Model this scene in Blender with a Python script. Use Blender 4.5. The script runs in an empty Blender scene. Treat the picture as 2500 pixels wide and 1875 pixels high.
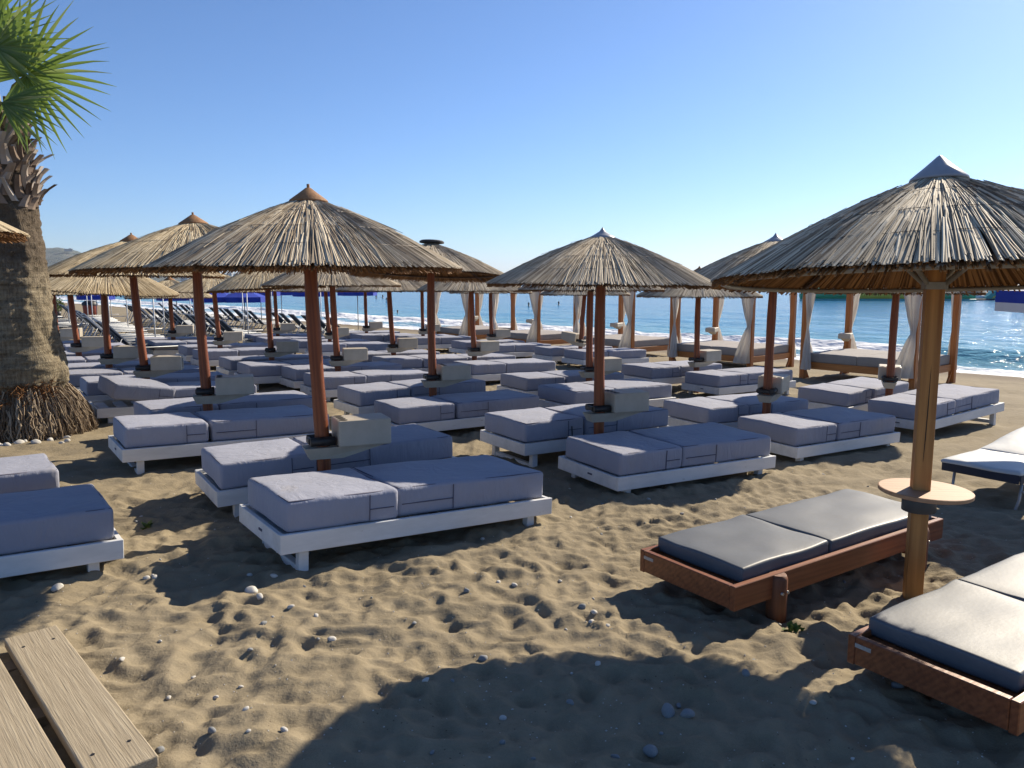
import bpy, bmesh, math, random
import numpy as np
from mathutils import Matrix, Vector, Euler, noise as mnoise

R = math.radians
random.seed(7)
scene = bpy.context.scene
col = scene.collection

# ------------------------------------------------------------------ camera
cam_d = bpy.data.cameras.new('camera')
cam = bpy.data.objects.new('camera', cam_d); col.objects.link(cam)
cam_d.sensor_width = 36.0
cam_d.lens = 36.0 * 1900 / 2500
cam_d.clip_start = 0.05; cam_d.clip_end = 40000
PITCH = math.atan((937.5 - 684) / 1900)
cam.location = (0, 0, 1.77)
cam.rotation_euler = (math.pi / 2 - PITCH, 0, 0)
scene.camera = cam

# ------------------------------------------------------------------ light
SUN_EL, SUN_AZ = R(31.6), R(45.0)          # azimuth: clockwise from +Y (to the right of the view)
w = bpy.data.worlds.new('World'); scene.world = w; w.use_nodes = True
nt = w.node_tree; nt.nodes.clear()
sky = nt.nodes.new('ShaderNodeTexSky'); sky.sky_type = 'NISHITA'
sky.sun_disc = False; sky.sun_elevation = SUN_EL; sky.sun_rotation = SUN_AZ
sky.altitude = 0; sky.air_density = 0.8; sky.dust_density = 0.35; sky.ozone_density = 8.0
bg = nt.nodes.new('ShaderNodeBackground'); bg.inputs['Strength'].default_value = 0.092
wo = nt.nodes.new('ShaderNodeOutputWorld')
nt.links.new(sky.outputs[0], bg.inputs[0]); nt.links.new(bg.outputs[0], wo.inputs[0])
sd = bpy.data.lights.new('sun', 'SUN'); sd.energy = 5.0; sd.angle = R(0.53); sd.color = (1.0, 0.88, 0.70)
sun = bpy.data.objects.new('sun', sd); col.objects.link(sun)
sdir = Vector((math.sin(SUN_AZ) * math.cos(SUN_EL), math.cos(SUN_AZ) * math.cos(SUN_EL), math.sin(SUN_EL)))
sun.rotation_euler = sdir.to_track_quat('Z', 'Y').to_euler(); sun.location = (20, 20, 25)
scene.view_settings.view_transform = 'Standard'
scene.view_settings.look = 'None'
scene.view_settings.exposure = 0.72
scene.view_settings.gamma = 1.0

# ------------------------------------------------------------------ materials
ALB = 0.72                                  # one scale for every surface albedo, set with the exposure
def mat(name):
    m = bpy.data.materials.new(name); m.use_nodes = True
    n = m.node_tree; b = n.nodes['Principled BSDF']
    return m, n, b
def node(n, t, **k):
    x = n.nodes.new(t)
    for a, v in k.items():
        if a in x.inputs: x.inputs[a].default_value = v
        else: setattr(x, a, v)
    return x
def ramp(n, fac, stops):
    r = n.nodes.new('ShaderNodeValToRGB')
    e = r.color_ramp.elements
    while len(e) < len(stops): e.new(0.5)
    for i, (p, c) in enumerate(stops):
        e[i].position = p; e[i].color = (*[x * ALB for x in c], 1)
    n.links.new(fac, r.inputs[0]); return r.outputs[0]
def coords(n, kind='Object', scale=(1, 1, 1), rot=(0, 0, 0)):
    if kind == 'World':
        o = n.nodes.new('ShaderNodeNewGeometry').outputs['Position']
    else:
        o = n.nodes.new('ShaderNodeTexCoord').outputs[kind]
    mp = n.nodes.new('ShaderNodeMapping'); mp.inputs['Scale'].default_value = scale; mp.inputs['Rotation'].default_value = rot
    n.links.new(o, mp.inputs[0]); return mp.outputs[0]
def noise(n, vec, scale, detail=4, rough=0.55, dist=0.0):
    x = n.nodes.new('ShaderNodeTexNoise'); x.inputs['Scale'].default_value = scale
    x.inputs['Detail'].default_value = detail; x.inputs['Roughness'].default_value = rough
    x.inputs['Distortion'].default_value = dist
    n.links.new(vec, x.inputs['Vector']); return x.outputs[0]
def bump(n, b, h, strength, dist, prev=None):
    x = n.nodes.new('ShaderNodeBump'); x.inputs['Strength'].default_value = strength; x.inputs['Distance'].default_value = dist
    n.links.new(h, x.inputs['Height'])
    if prev is not None: n.links.new(prev, x.inputs['Normal'])
    n.links.new(x.outputs[0], b.inputs['Normal']); return x.outputs[0]
def mix(n, fac, a, c, mode='MIX'):
    x = n.nodes.new('ShaderNodeMix'); x.data_type = 'RGBA'; x.blend_type = mode
    for s, v in (('Factor', fac), ('A', a), ('B', c)):
        i = [k for k in x.inputs if k.name == s and (k.type == 'RGBA' if s != 'Factor' else k.type == 'VALUE')][0]
        if hasattr(v, 'is_linked') or isinstance(v, bpy.types.NodeSocket): n.links.new(v, i)
        elif isinstance(v, tuple): i.default_value = (*v, 1)
        else: i.default_value = v
    return [o for o in x.outputs if o.type == 'RGBA'][0]
def math_(n, op, a, b=None):
    x = n.nodes.new('ShaderNodeMath'); x.operation = op
    for i, v in enumerate((a, b)):
        if v is None: continue
        if isinstance(v, bpy.types.NodeSocket): n.links.new(v, x.inputs[i])
        else: x.inputs[i].default_value = v
    return x.outputs[0]

def simple(name, c1, c2, sc=6, rough=0.7, bmp=0.2, bd=0.004, bs=60, metal=0.0, stretch=(1, 1, 1), spec=0.5):
    m, n, b = mat(name)
    v = coords(n, 'Object', stretch)
    f = noise(n, v, sc, 6, 0.6)
    n.links.new(ramp(n, f, [(0.3, c1), (0.7, c2)]), b.inputs['Base Color'])
    b.inputs['Roughness'].default_value = rough; b.inputs['Metallic'].default_value = metal
    b.inputs['Specular IOR Level'].default_value = spec
    if bmp: bump(n, b, noise(n, v, bs, 5), bmp, bd)
    return m

def wood(name, c1, c2, rough=0.6, axis='X', fine=1.0, bd=0.003, cracks=0.5, wave=0.12):
    m, n, b = mat(name)
    st = {'X': (0.5, 14, 14), 'Y': (14, 0.5, 14), 'Z': (14, 14, 0.5)}[axis]
    oi = n.nodes.new('ShaderNodeObjectInfo')
    v0 = coords(n, 'Object', tuple(s * fine for s in st))
    va = n.nodes.new('ShaderNodeVectorMath'); va.operation = 'ADD'
    sc = n.nodes.new('ShaderNodeVectorMath'); sc.operation = 'SCALE'; sc.inputs['Scale'].default_value = 37.0
    cb = n.nodes.new('ShaderNodeCombineXYZ'); n.links.new(oi.outputs['Random'], cb.inputs[0]); n.links.new(oi.outputs['Random'], cb.inputs[1])
    n.links.new(cb.outputs[0], sc.inputs[0]); n.links.new(v0, va.inputs[0]); n.links.new(sc.outputs[0], va.inputs[1])
    v = va.outputs[0]
    g = noise(n, v, 2.2, 8, 0.62, 0.6)
    wv = n.nodes.new('ShaderNodeTexWave'); wv.inputs['Scale'].default_value = 1.3; wv.inputs['Distortion'].default_value = 5.0
    wv.inputs['Detail'].default_value = 3; wv.bands_direction = 'DIAGONAL'
    n.links.new(v, wv.inputs['Vector'])
    f = math_(n, 'ADD', math_(n, 'MULTIPLY', g, 1.0 - wave), math_(n, 'MULTIPLY', wv.outputs['Fac'], wave))
    big = noise(n, coords(n, 'Object', (1.5, 1.5, 1.5)), 2.0, 3)
    c = ramp(n, f, [(0.28, c1), (0.68, c2)])
    c = mix(n, math_(n, 'MULTIPLY', big, 0.5), c, tuple(x * 0.55 for x in c1), 'MIX')
    n.links.new(c, b.inputs['Base Color'])
    b.inputs['Roughness'].default_value = rough
    bump(n, b, f, cracks, bd)
    return m

def fabric(name, c, rough=0.85):
    m, n, b = mat(name)
    oi = n.nodes.new('ShaderNodeObjectInfo')
    v0 = coords(n, 'Object'); va = n.nodes.new('ShaderNodeVectorMath'); va.operation = 'ADD'
    cb = n.nodes.new('ShaderNodeCombineXYZ'); o_ = math_(n, 'MULTIPLY', oi.outputs['Random'], 41.0)
    n.links.new(o_, cb.inputs[0]); n.links.new(o_, cb.inputs[1]); n.links.new(v0, va.inputs[0]); n.links.new(cb.outputs[0], va.inputs[1]); v = va.outputs[0]
    f2 = math_(n, 'ADD', math_(n, 'MULTIPLY', noise(n, v, 3.0, 6, 0.65), 0.6), math_(n, 'MULTIPLY', oi.outputs['Random'], 0.4))
    cc = ramp(n, f2, [(0.22, tuple(x * 0.84 for x in c)), (0.78, tuple(x * 1.12 for x in c))])
    # sand dust and old drip stains
    st = noise(n, v, 1.7, 7, 0.7, 1.2)
    ms = n.nodes.new('ShaderNodeMapRange'); ms.inputs[1].default_value = 0.56; ms.inputs[2].default_value = 0.72; n.links.new(st, ms.inputs[0])
    cc = mix(n, math_(n, 'MULTIPLY', ms.outputs[0], 0.35), cc, tuple(x * ALB for x in (0.44, 0.40, 0.36)))
    n.links.new(cc, b.inputs['Base Color'])
    b.inputs['Roughness'].default_value = rough
    b.inputs['Specular IOR Level'].default_value = 0.25
    b.inputs['Sheen Weight'].default_value = 0.12
    mp = n.nodes.new('ShaderNodeMapping'); mp.inputs['Scale'].default_value = (3.0, 3.0, 1.2); n.links.new(v, mp.inputs[0])
    p = bump(n, b, noise(n, mp.outputs[0], 2.2, 4, 0.55, 1.4), 0.6, 0.022)
    wv = n.nodes.new('ShaderNodeMapping'); wv.inputs['Scale'].default_value = (9.0, 9.0, 1.6); n.links.new(v, wv.inputs[0])
    p = bump(n, b, noise(n, wv.outputs[0], 2.0, 3, 0.5, 0.6), 0.3, 0.008, p)
    bump(n, b, noise(n, v, 260, 2), 0.12, 0.001, p)
    return m

def reed(name, dark, mid, lite, rough=0.75):
    m, n, b = mat(name)
    g = n.nodes.new('ShaderNodeNewGeometry')
    v = coords(n, 'Object')
    f = noise(n, v, 6.0, 4)
    r2 = math_(n, 'ADD', math_(n, 'MULTIPLY', g.outputs['Random Per Island'], 0.72), math_(n, 'MULTIPLY', f, 0.42))
    n.links.new(ramp(n, r2, [(0.12, dark), (0.5, mid), (0.92, lite)]), b.inputs['Base Color'])
    b.inputs['Roughness'].default_value = rough
    b.inputs['Specular IOR Level'].default_value = 0.3
    bump(n, b, noise(n, v, 120, 2), 0.3, 0.002)
    return m

M = {}
M['bed_fabric'] = fabric('bed_fabric', (0.395, 0.415, 0.51))
M['seam'] = simple('seam_thread', (0.10, 0.10, 0.15), (0.13, 0.13, 0.19), 10, 0.9, 0)
def paint_mat():
    m, n, b = mat('white_paint')
    oi = n.nodes.new('ShaderNodeObjectInfo'); v0 = coords(n, 'Object', (1, 4, 4)); va = n.nodes.new('ShaderNodeVectorMath'); va.operation = 'ADD'
    cb = n.nodes.new('ShaderNodeCombineXYZ'); o_ = math_(n, 'MULTIPLY', oi.outputs['Random'], 53.0); n.links.new(o_, cb.inputs[0]); n.links.new(o_, cb.inputs[2])
    n.links.new(v0, va.inputs[0]); n.links.new(cb.outputs[0], va.inputs[1]); v = va.outputs[0]
    c = ramp(n, noise(n, v, 1.6, 6, 0.65), [(0.3, (0.76, 0.78, 0.78)), (0.6, (0.98, 0.99, 0.99))])
    chip = noise(n, v, 6.0, 6, 0.75); mc = n.nodes.new('ShaderNodeMapRange'); mc.inputs[1].default_value = 0.66; mc.inputs[2].default_value = 0.70; n.links.new(chip, mc.inputs[0])
    c = mix(n, math_(n, 'MULTIPLY', mc.outputs[0], 0.7), c, (0.30, 0.26, 0.21))
    n.links.new(c, b.inputs['Base Color']); b.inputs['Roughness'].default_value = 0.5
    bump(n, b, noise(n, v, 9, 5), 0.25, 0.002)
    return m
M['white_paint'] = paint_mat()
M['slat_dark'] = simple('slat_shadow_wood', (0.30, 0.30, 0.30), (0.4, 0.4, 0.4), 4, 0.7, 0)
M['post'] = wood('stained_post_wood', (0.17, 0.036, 0.009), (0.50, 0.13, 0.030), 0.5, 'Z')
M['pine'] = wood('pine_post_wood', (0.38, 0.155, 0.035), (0.80, 0.40, 0.115), 0.6, 'Z', 0.75, 0.003, 0.5, 0.1)
M['gaz'] = wood('gazebo_wood', (0.42, 0.125, 0.02), (0.85, 0.31, 0.065), 0.55, 'Z')
M['gazx'] = wood('gazebo_board', (0.45, 0.15, 0.03), (0.88, 0.36, 0.085), 0.55, 'X')
M['lounger_wood'] = wood('lounger_wood', (0.19, 0.052, 0.018), (0.46, 0.155, 0.055), 0.45, 'X')
M['log'] = wood('lounger_log', (0.15, 0.05, 0.02), (0.34, 0.12, 0.045), 0.6, 'Z')
M['plank'] = wood('weathered_plank', (0.36, 0.285, 0.18), (0.66, 0.555, 0.39), 0.85, 'X', 3.2, 0.004, 1.0, 0.05)
M['plank_dark'] = wood('weathered_beam', (0.16, 0.13, 0.09), (0.28, 0.23, 0.16), 0.8, 'X')
M['table'] = wood('plywood_table', (0.52, 0.28, 0.14), (0.74, 0.45, 0.25), 0.6, 'X', 0.7)
M['taupe'] = fabric('taupe_canvas', (0.44, 0.40, 0.36))
M['tray'] = simple('beige_plastic', (0.52, 0.46, 0.36), (0.66, 0.59, 0.47), 5, 0.55, 0.1)
M['black'] = simple('black_rubber', (0.012, 0.011, 0.012), (0.03, 0.028, 0.028), 8, 0.5, 0.1)
M['hole'] = simple('hole_shade_dark', (0.035, 0.028, 0.02), (0.05, 0.04, 0.03), 8, 0.9, 0)
M['steel'] = simple('galvanised_steel', (0.30, 0.29, 0.27), (0.45, 0.44, 0.41), 12, 0.5, 0.1, metal=0.4)
M['brown_steel'] = simple('brown_strut', (0.07, 0.04, 0.025), (0.13, 0.075, 0.045), 12, 0.6, 0.1)
M['alu'] = simple('aluminium_tube', (0.42, 0.44, 0.46), (0.55, 0.57, 0.59), 12, 0.45, 0, metal=0.5)
M['sling'] = simple('grey_sling', (0.05, 0.07, 0.10), (0.10, 0.13, 0.17), 9, 1.0, 0.1, spec=0.0)
M['vinyl'] = simple('charcoal_vinyl', (0.115, 0.13, 0.15), (0.155, 0.17, 0.19), 4, 0.52, 0.35, 0.0016, 40, spec=0.45)
M['white_vinyl'] = simple('pale_vinyl', (0.60, 0.62, 0.62), (0.70, 0.72, 0.71), 5, 0.5, 0.3, 0.01, 9)
M['navy'] = simple('navy_side', (0.018, 0.026, 0.05), (0.03, 0.04, 0.07), 5, 0.7, 0.1)
M['reed'] = reed('weathered_reed', (0.10, 0.065, 0.04), (0.50, 0.39, 0.255), (0.98, 0.84, 0.60))
M['reed_lite'] = reed('straw_reed', (0.16, 0.10, 0.05), (0.58, 0.45, 0.265), (0.98, 0.82, 0.54))
M['reed_under'] = reed('reed_underside', (0.10, 0.045, 0.016), (0.27, 0.13, 0.045), (0.42, 0.22, 0.085))  # warm brown painted in for light passing through and bounced under the thatch
M['cap_straw'] = simple('orange_straw_cap', (0.30, 0.14, 0.055), (0.46, 0.24, 0.10), 30, 0.8, 0.5, 0.006, 60)
M['cap_grey'] = simple('grey_plastic_cap', (0.36, 0.38, 0.42), (0.48, 0.50, 0.54), 5, 0.4, 0)
M['cap_dark'] = simple('dark_cap', (0.03, 0.03, 0.03), (0.06, 0.055, 0.05), 5, 0.6, 0)
M['pvc'] = simple('grey_sleeve', (0.06, 0.075, 0.085), (0.09, 0.105, 0.115), 6, 0.5, 0.1)
M['tag'] = simple('metal_tag', (0.45, 0.42, 0.38), (0.62, 0.6, 0.55), 60, 0.4, 0)
M['bolt'] = simple('bolt_steel', (0.55, 0.55, 0.54), (0.7, 0.7, 0.69), 20, 0.3, 0, metal=0.8)
M['stone'] = simple('pale_stone', (0.55, 0.53, 0.48), (0.85, 0.82, 0.75), 25, 0.85, 0.3, 0.004, 60)
M['stone_grey'] = simple('grey_stone', (0.22, 0.23, 0.235), (0.38, 0.39, 0.39), 25, 0.8, 0.3, 0.004, 60)
M['leaf'] = simple('green_leaf', (0.05, 0.11, 0.018), (0.20, 0.26, 0.04), 40, 0.6, 0.2)
M['rope'] = simple('dark_cord', (0.03, 0.05, 0.05), (0.06, 0.08, 0.08), 20, 0.8, 0)
M['blue_cloth'] = simple('blue_parasol_cloth', (0.006, 0.04, 0.42), (0.012, 0.06, 0.52), 3, 0.8, 0.1)
M['white_cloth'] = simple('white_parasol_cloth', (0.85, 0.85, 0.85), (0.95, 0.95, 0.95), 3, 0.8, 0.1)
M['red'] = simple('faded_red_plastic', (0.30, 0.055, 0.035), (0.38, 0.09, 0.06), 4, 0.6, 0.1)
M['skin'] = simple('skin', (0.33, 0.17, 0.10), (0.45, 0.25, 0.16), 8, 0.6, 0)
M['hair'] = simple('dark_hair', (0.015, 0.011, 0.009), (0.03, 0.022, 0.016), 8, 0.6, 0)
M['inf_green'] = simple('green_inflatable', (0.03, 0.42, 0.18), (0.05, 0.5, 0.24), 1, 0.4, 0)
M['inf_yellow'] = simple('yellow_inflatable', (0.85, 0.68, 0.08), (1.0, 0.8, 0.12), 1, 0.4, 0)
M['inf_teal'] = simple('teal_inflatable', (0.02, 0.34, 0.34), (0.05, 0.48, 0.44), 1, 0.4, 0)
M['inf_white'] = simple('white_inflatable', (0.9, 0.95, 0.95), (1.0, 1.0, 1.0), 1, 0.4, 0)
def bark_mat():
    m, n, b = mat('palm_bark')
    v = coords(n, 'Object', (2.2, 2.2, 0.8)); tc = n.nodes.new('ShaderNodeTexCoord'); sx = n.nodes.new('ShaderNodeSeparateXYZ'); n.links.new(tc.outputs['Object'], sx.inputs[0])
    fib = noise(n, coords(n, 'Object', (16, 16, 2.2)), 2.5, 6, 0.7); ring = noise(n, coords(n, 'Object', (1.2, 1.2, 11)), 2.2, 4, 0.6)
    f = math_(n, 'ADD', math_(n, 'MULTIPLY', fib, 0.55), math_(n, 'MULTIPLY', ring, 0.45))
    c = ramp(n, f, [(0.34, (0.10, 0.075, 0.045)), (0.52, (0.33, 0.27, 0.175)), (0.68, (0.52, 0.45, 0.31))])
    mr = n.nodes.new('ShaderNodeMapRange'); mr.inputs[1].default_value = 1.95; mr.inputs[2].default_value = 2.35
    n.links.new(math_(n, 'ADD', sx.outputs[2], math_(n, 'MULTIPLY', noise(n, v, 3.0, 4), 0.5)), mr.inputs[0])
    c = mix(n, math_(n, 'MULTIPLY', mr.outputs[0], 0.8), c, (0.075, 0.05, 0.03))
    n.links.new(c, b.inputs['Base Color']); b.inputs['Roughness'].default_value = 0.95
    p = bump(n, b, f, 1.0, 0.04)
    bump(n, b, noise(n, v, 30, 5), 0.8, 0.02, p)
    return m
M['bark'] = bark_mat()
M['boot'] = reed('palm_leaf_bases', (0.08, 0.045, 0.03), (0.30, 0.22, 0.16), (0.52, 0.46, 0.40))
M['fibre'] = simple('palm_orange_fibre', (0.18, 0.07, 0.02), (0.36, 0.17, 0.055), 30, 0.95, 0.8, 0.02, 60)
M['root'] = reed('palm_roots', (0.10, 0.065, 0.035), (0.30, 0.22, 0.14), (0.46, 0.37, 0.26))
M['wall'] = simple('hotel_render', (0.50, 0.52, 0.52), (0.62, 0.63, 0.62), 0.05, 0.8, 0)
M['glass_band'] = simple('hotel_window_band', (0.08, 0.11, 0.14), (0.13, 0.16, 0.19), 0.2, 0.4, 0)
M['roof'] = simple('hotel_roof', (0.35, 0.30, 0.27), (0.45, 0.4, 0.36), 0.2, 0.8, 0)

def cloth_mat():
    m, n, b = mat('white_curtain')
    v = coords(n, 'Object')
    n.links.new(ramp(n, noise(n, v, 4, 4), [(0.3, (0.88, 0.87, 0.83)), (0.7, (1.0, 0.99, 0.95))]), b.inputs['Base Color'])
    b.inputs['Roughness'].default_value = 0.9
    tr = n.nodes.new('ShaderNodeBsdfTranslucent'); tr.inputs[0].default_value = (0.75, 0.72, 0.66, 1)
    ms = n.nodes.new('ShaderNodeMixShader'); ms.inputs[0].default_value = 0.55
    n.links.new(b.outputs[0], ms.inputs[1]); n.links.new(tr.outputs[0], ms.inputs[2])
    n.links.new(ms.outputs[0], n.nodes['Material Output'].inputs[0])
    return m
M['curtain'] = cloth_mat()
def frond_mat():
    m, n, b = mat('palm_leaf')
    g = n.nodes.new('ShaderNodeNewGeometry')
    v = coords(n, 'Object')
    r2 = math_(n, 'ADD', math_(n, 'MULTIPLY', g.outputs['Random Per Island'], 0.6), math_(n, 'MULTIPLY', noise(n, v, 3, 3), 0.5))
    c = ramp(n, r2, [(0.2, (0.11, 0.19, 0.04)), (0.6, (0.25, 0.35, 0.08)), (0.95, (0.60, 0.60, 0.28))])
    n.links.new(c, b.inputs['Base Color']); b.inputs['Roughness'].default_value = 0.36
    tr = n.nodes.new('ShaderNodeBsdfTranslucent'); n.links.new(mix(n, 0.5, c, (0.30, 0.42, 0.06)), tr.inputs[0])
    ms = n.nodes.new('ShaderNodeMixShader'); ms.inputs[0].default_value = 0.4
    n.links.new(b.outputs[0], ms.inputs[1]); n.links.new(tr.outputs[0], ms.inputs[2])
    n.links.new(ms.outputs[0], n.nodes['Material Output'].inputs[0])
    return m
M['frond'] = frond_mat()
M['petiole'] = simple('palm_petiole', (0.16, 0.17, 0.04), (0.30, 0.28, 0.09), 9, 0.6, 0.2)

def sand_mat():
    m, n, b = mat('beach_sand')
    v = coords(n, 'World')
    big = noise(n, v, 0.7, 4, 0.6)
    med = noise(n, v, 7.0, 6, 0.65)
    fine = noise(n, v, 210.0, 3, 0.7)
    f = math_(n, 'ADD', math_(n, 'MULTIPLY', big, 0.35), math_(n, 'ADD', math_(n, 'MULTIPLY', med, 0.35), math_(n, 'MULTIPLY', fine, 0.3)))
    c = ramp(n, f, [(0.30, (0.215, 0.175, 0.112)), (0.50, (0.345, 0.285, 0.188)), (0.70, (0.43, 0.36, 0.245))])
    # damp darker sand near the water line
    sp = n.nodes.new('ShaderNodeVectorMath'); sp.operation = 'DOT_PRODUCT'
    g = n.nodes.new('ShaderNodeNewGeometry'); n.links.new(g.outputs['Position'], sp.inputs[0]); sp.inputs[1].default_value = (0.734, 0.679, 0)
    mr = n.nodes.new('ShaderNodeMapRange'); mr.inputs[1].default_value = 20.4; mr.inputs[2].default_value = 21.4
    n.links.new(math_(n, 'ADD', sp.outputs['Value'], math_(n, 'MULTIPLY', big, 0.9)), mr.inputs[0])
    c = mix(n, math_(n, 'MULTIPLY', mr.outputs[0], 0.75), c, (0.15, 0.115, 0.08))
    # dark grit and dry weed specks
    vo = n.nodes.new('ShaderNodeTexVoronoi'); vo.inputs['Scale'].default_value = 26.0; n.links.new(coords(n, 'World', (1, 1.0, 1)), vo.inputs['Vector'])
    spk = math_(n, 'MULTIPLY', math_(n, 'LESS_THAN', vo.outputs['Distance'], 0.10), math_(n, 'GREATER_THAN', noise(n, v, 1.3, 3), 0.53))
    c = mix(n, math_(n, 'MULTIPLY', spk, 0.7), c, (0.09, 0.06, 0.04))
    n.links.new(c, b.inputs['Base Color']); b.inputs['Roughness'].default_value = 0.95; b.inputs['Specular IOR Level'].default_value = 0.2
    p = bump(n, b, noise(n, v, 11.0, 5, 0.6, 0.3), 0.3, 0.03)
    p = bump(n, b, noise(n, v, 45.0, 6, 0.7), 0.5, 0.010, p)
    bump(n, b, fine, 0.35, 0.002, p)
    return m
M['sand'] = sand_mat()

SEA_Z = -0.56
def sea_mat():
    m, n, b = mat('sea_water')
    g = n.nodes.new('ShaderNodeNewGeometry'); P = g.outputs['Position']
    def dot(vec):
        d = n.nodes.new('ShaderNodeVectorMath'); d.operation = 'DOT_PRODUCT'; n.links.new(P, d.inputs[0]); d.inputs[1].default_value = vec
        return d.outputs['Value']
    s = dot((0.734, 0.679, 0)); t = dot((-0.679, 0.734, 0))
    cb = n.nodes.new('ShaderNodeCombineXYZ'); n.links.new(s, cb.inputs[0]); n.links.new(math_(n, 'MULTIPLY', t, 0.28), cb.inputs[1])
    V = cb.outputs[0]
    n1 = noise(n, V, 0.55, 5, 0.6, 0.4); n2 = noise(n, V, 2.6, 6, 0.65, 0.3)
    # colour: turquoise shallows, teal painted in for light through the crest, blue further out
    mr = n.nodes.new('ShaderNodeMapRange'); mr.inputs[1].default_value = 21.5; mr.inputs[2].default_value = 60
    n.links.new(s, mr.inputs[0])
    c = ramp(n, mr.outputs[0], [(0.0, (0.26, 0.36, 0.40)), (0.10, (0.20, 0.46, 0.45)), (0.15, (0.13, 0.42, 0.46)), (0.35, (0.03, 0.25, 0.40)), (1.0, (0.015, 0.17, 0.36))])
    c = mix(n, math_(n, 'MULTIPLY', n1, 0.6), c, (0.04, 0.26, 0.46))
    # foam: wash at the edge and the broken wave further out
    edge = math_(n, 'ADD', s, math_(n, 'MULTIPLY', math_(n, 'SUBTRACT', n1, 0.5), 3.2))
    def band(x, lo, mid, hi):
        a = n.nodes.new('ShaderNodeMapRange'); a.inputs[1].default_value = lo; a.inputs[2].default_value = mid; n.links.new(x, a.inputs[0])
        q = n.nodes.new('ShaderNodeMapRange'); q.inputs[1].default_value = hi; q.inputs[2].default_value = mid; n.links.new(x, q.inputs[0])
        return math_(n, 'MULTIPLY', a.outputs[0], q.outputs[0])
    wash = band(edge, 20.0, 22.0, 24.6)
    tr = n.nodes.new('ShaderNodeMapRange'); tr.inputs[1].default_value = 8.5; tr.inputs[2].default_value = 11.0; n.links.new(t, tr.inputs[0])
    brk = math_(n, 'MULTIPLY', band(math_(n, 'ADD', s, math_(n, 'MULTIPLY', math_(n, 'SUBTRACT', n1, 0.5), 1.6)), 24.2, 25.5, 26.6), tr.outputs[0])
    fo = math_(n, 'ADD', math_(n, 'MULTIPLY', wash, 1.0), math_(n, 'MULTIPLY', brk, 1.9))
    fo = math_(n, 'ADD', fo, math_(n, 'MULTIPLY', math_(n, 'SUBTRACT', n2, 0.5), 1.7))
    fm = n.nodes.new('ShaderNodeMapRange'); fm.inputs[1].default_value = 0.42; fm.inputs[2].default_value = 0.75; n.links.new(fo, fm.inputs[0])
    foam = math_(n, 'MULTIPLY', fm.outputs[0], math_(n, 'GREATER_THAN', math_(n, 'ADD', wash, brk), 0.03))
    c = mix(n, foam, c, (0.78, 0.80, 0.82))
    n.links.new(c, b.inputs['Base Color'])
    rr = math_(n, 'ADD', 0.13, math_(n, 'MULTIPLY', foam, 0.75)); n.links.new(rr, b.inputs['Roughness'])
    b.inputs['IOR'].default_value = 1.33
    # ripples: long crests lying along the shore
    cb2 = n.nodes.new('ShaderNodeCombineXYZ'); n.links.new(s, cb2.inputs[0]); n.links.new(math_(n, 'MULTIPLY', t, 0.45), cb2.inputs[1])
    p = bump(n, b, noise(n, cb2.outputs[0], 0.55, 5, 0.6, 0.3), 1.0, 0.5)
    p = bump(n, b, noise(n, cb2.outputs[0], 2.4, 4, 0.6), 1.0, 0.19, p)
    bump(n, b, n2, 0.5, 0.12, p)
    return m
M['sea'] = sea_mat()
def hill_mat():
    m, n, b = mat('hillside_scrub')
    v = coords(n, 'World')
    f = noise(n, v, 0.02, 8, 0.7)
    c = ramp(n, f, [(0.35, (0.045, 0.075, 0.065)), (0.5, (0.10, 0.125, 0.105)), (0.66, (0.20, 0.185, 0.155))])
    n.links.new(c, b.inputs['Base Color']); b.inputs['Roughness'].default_value = 1.0
    bump(n, b, noise(n, v, 0.08, 6, 0.7), 1.0, 6.0)
    return m
M['hill'] = hill_mat()

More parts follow.
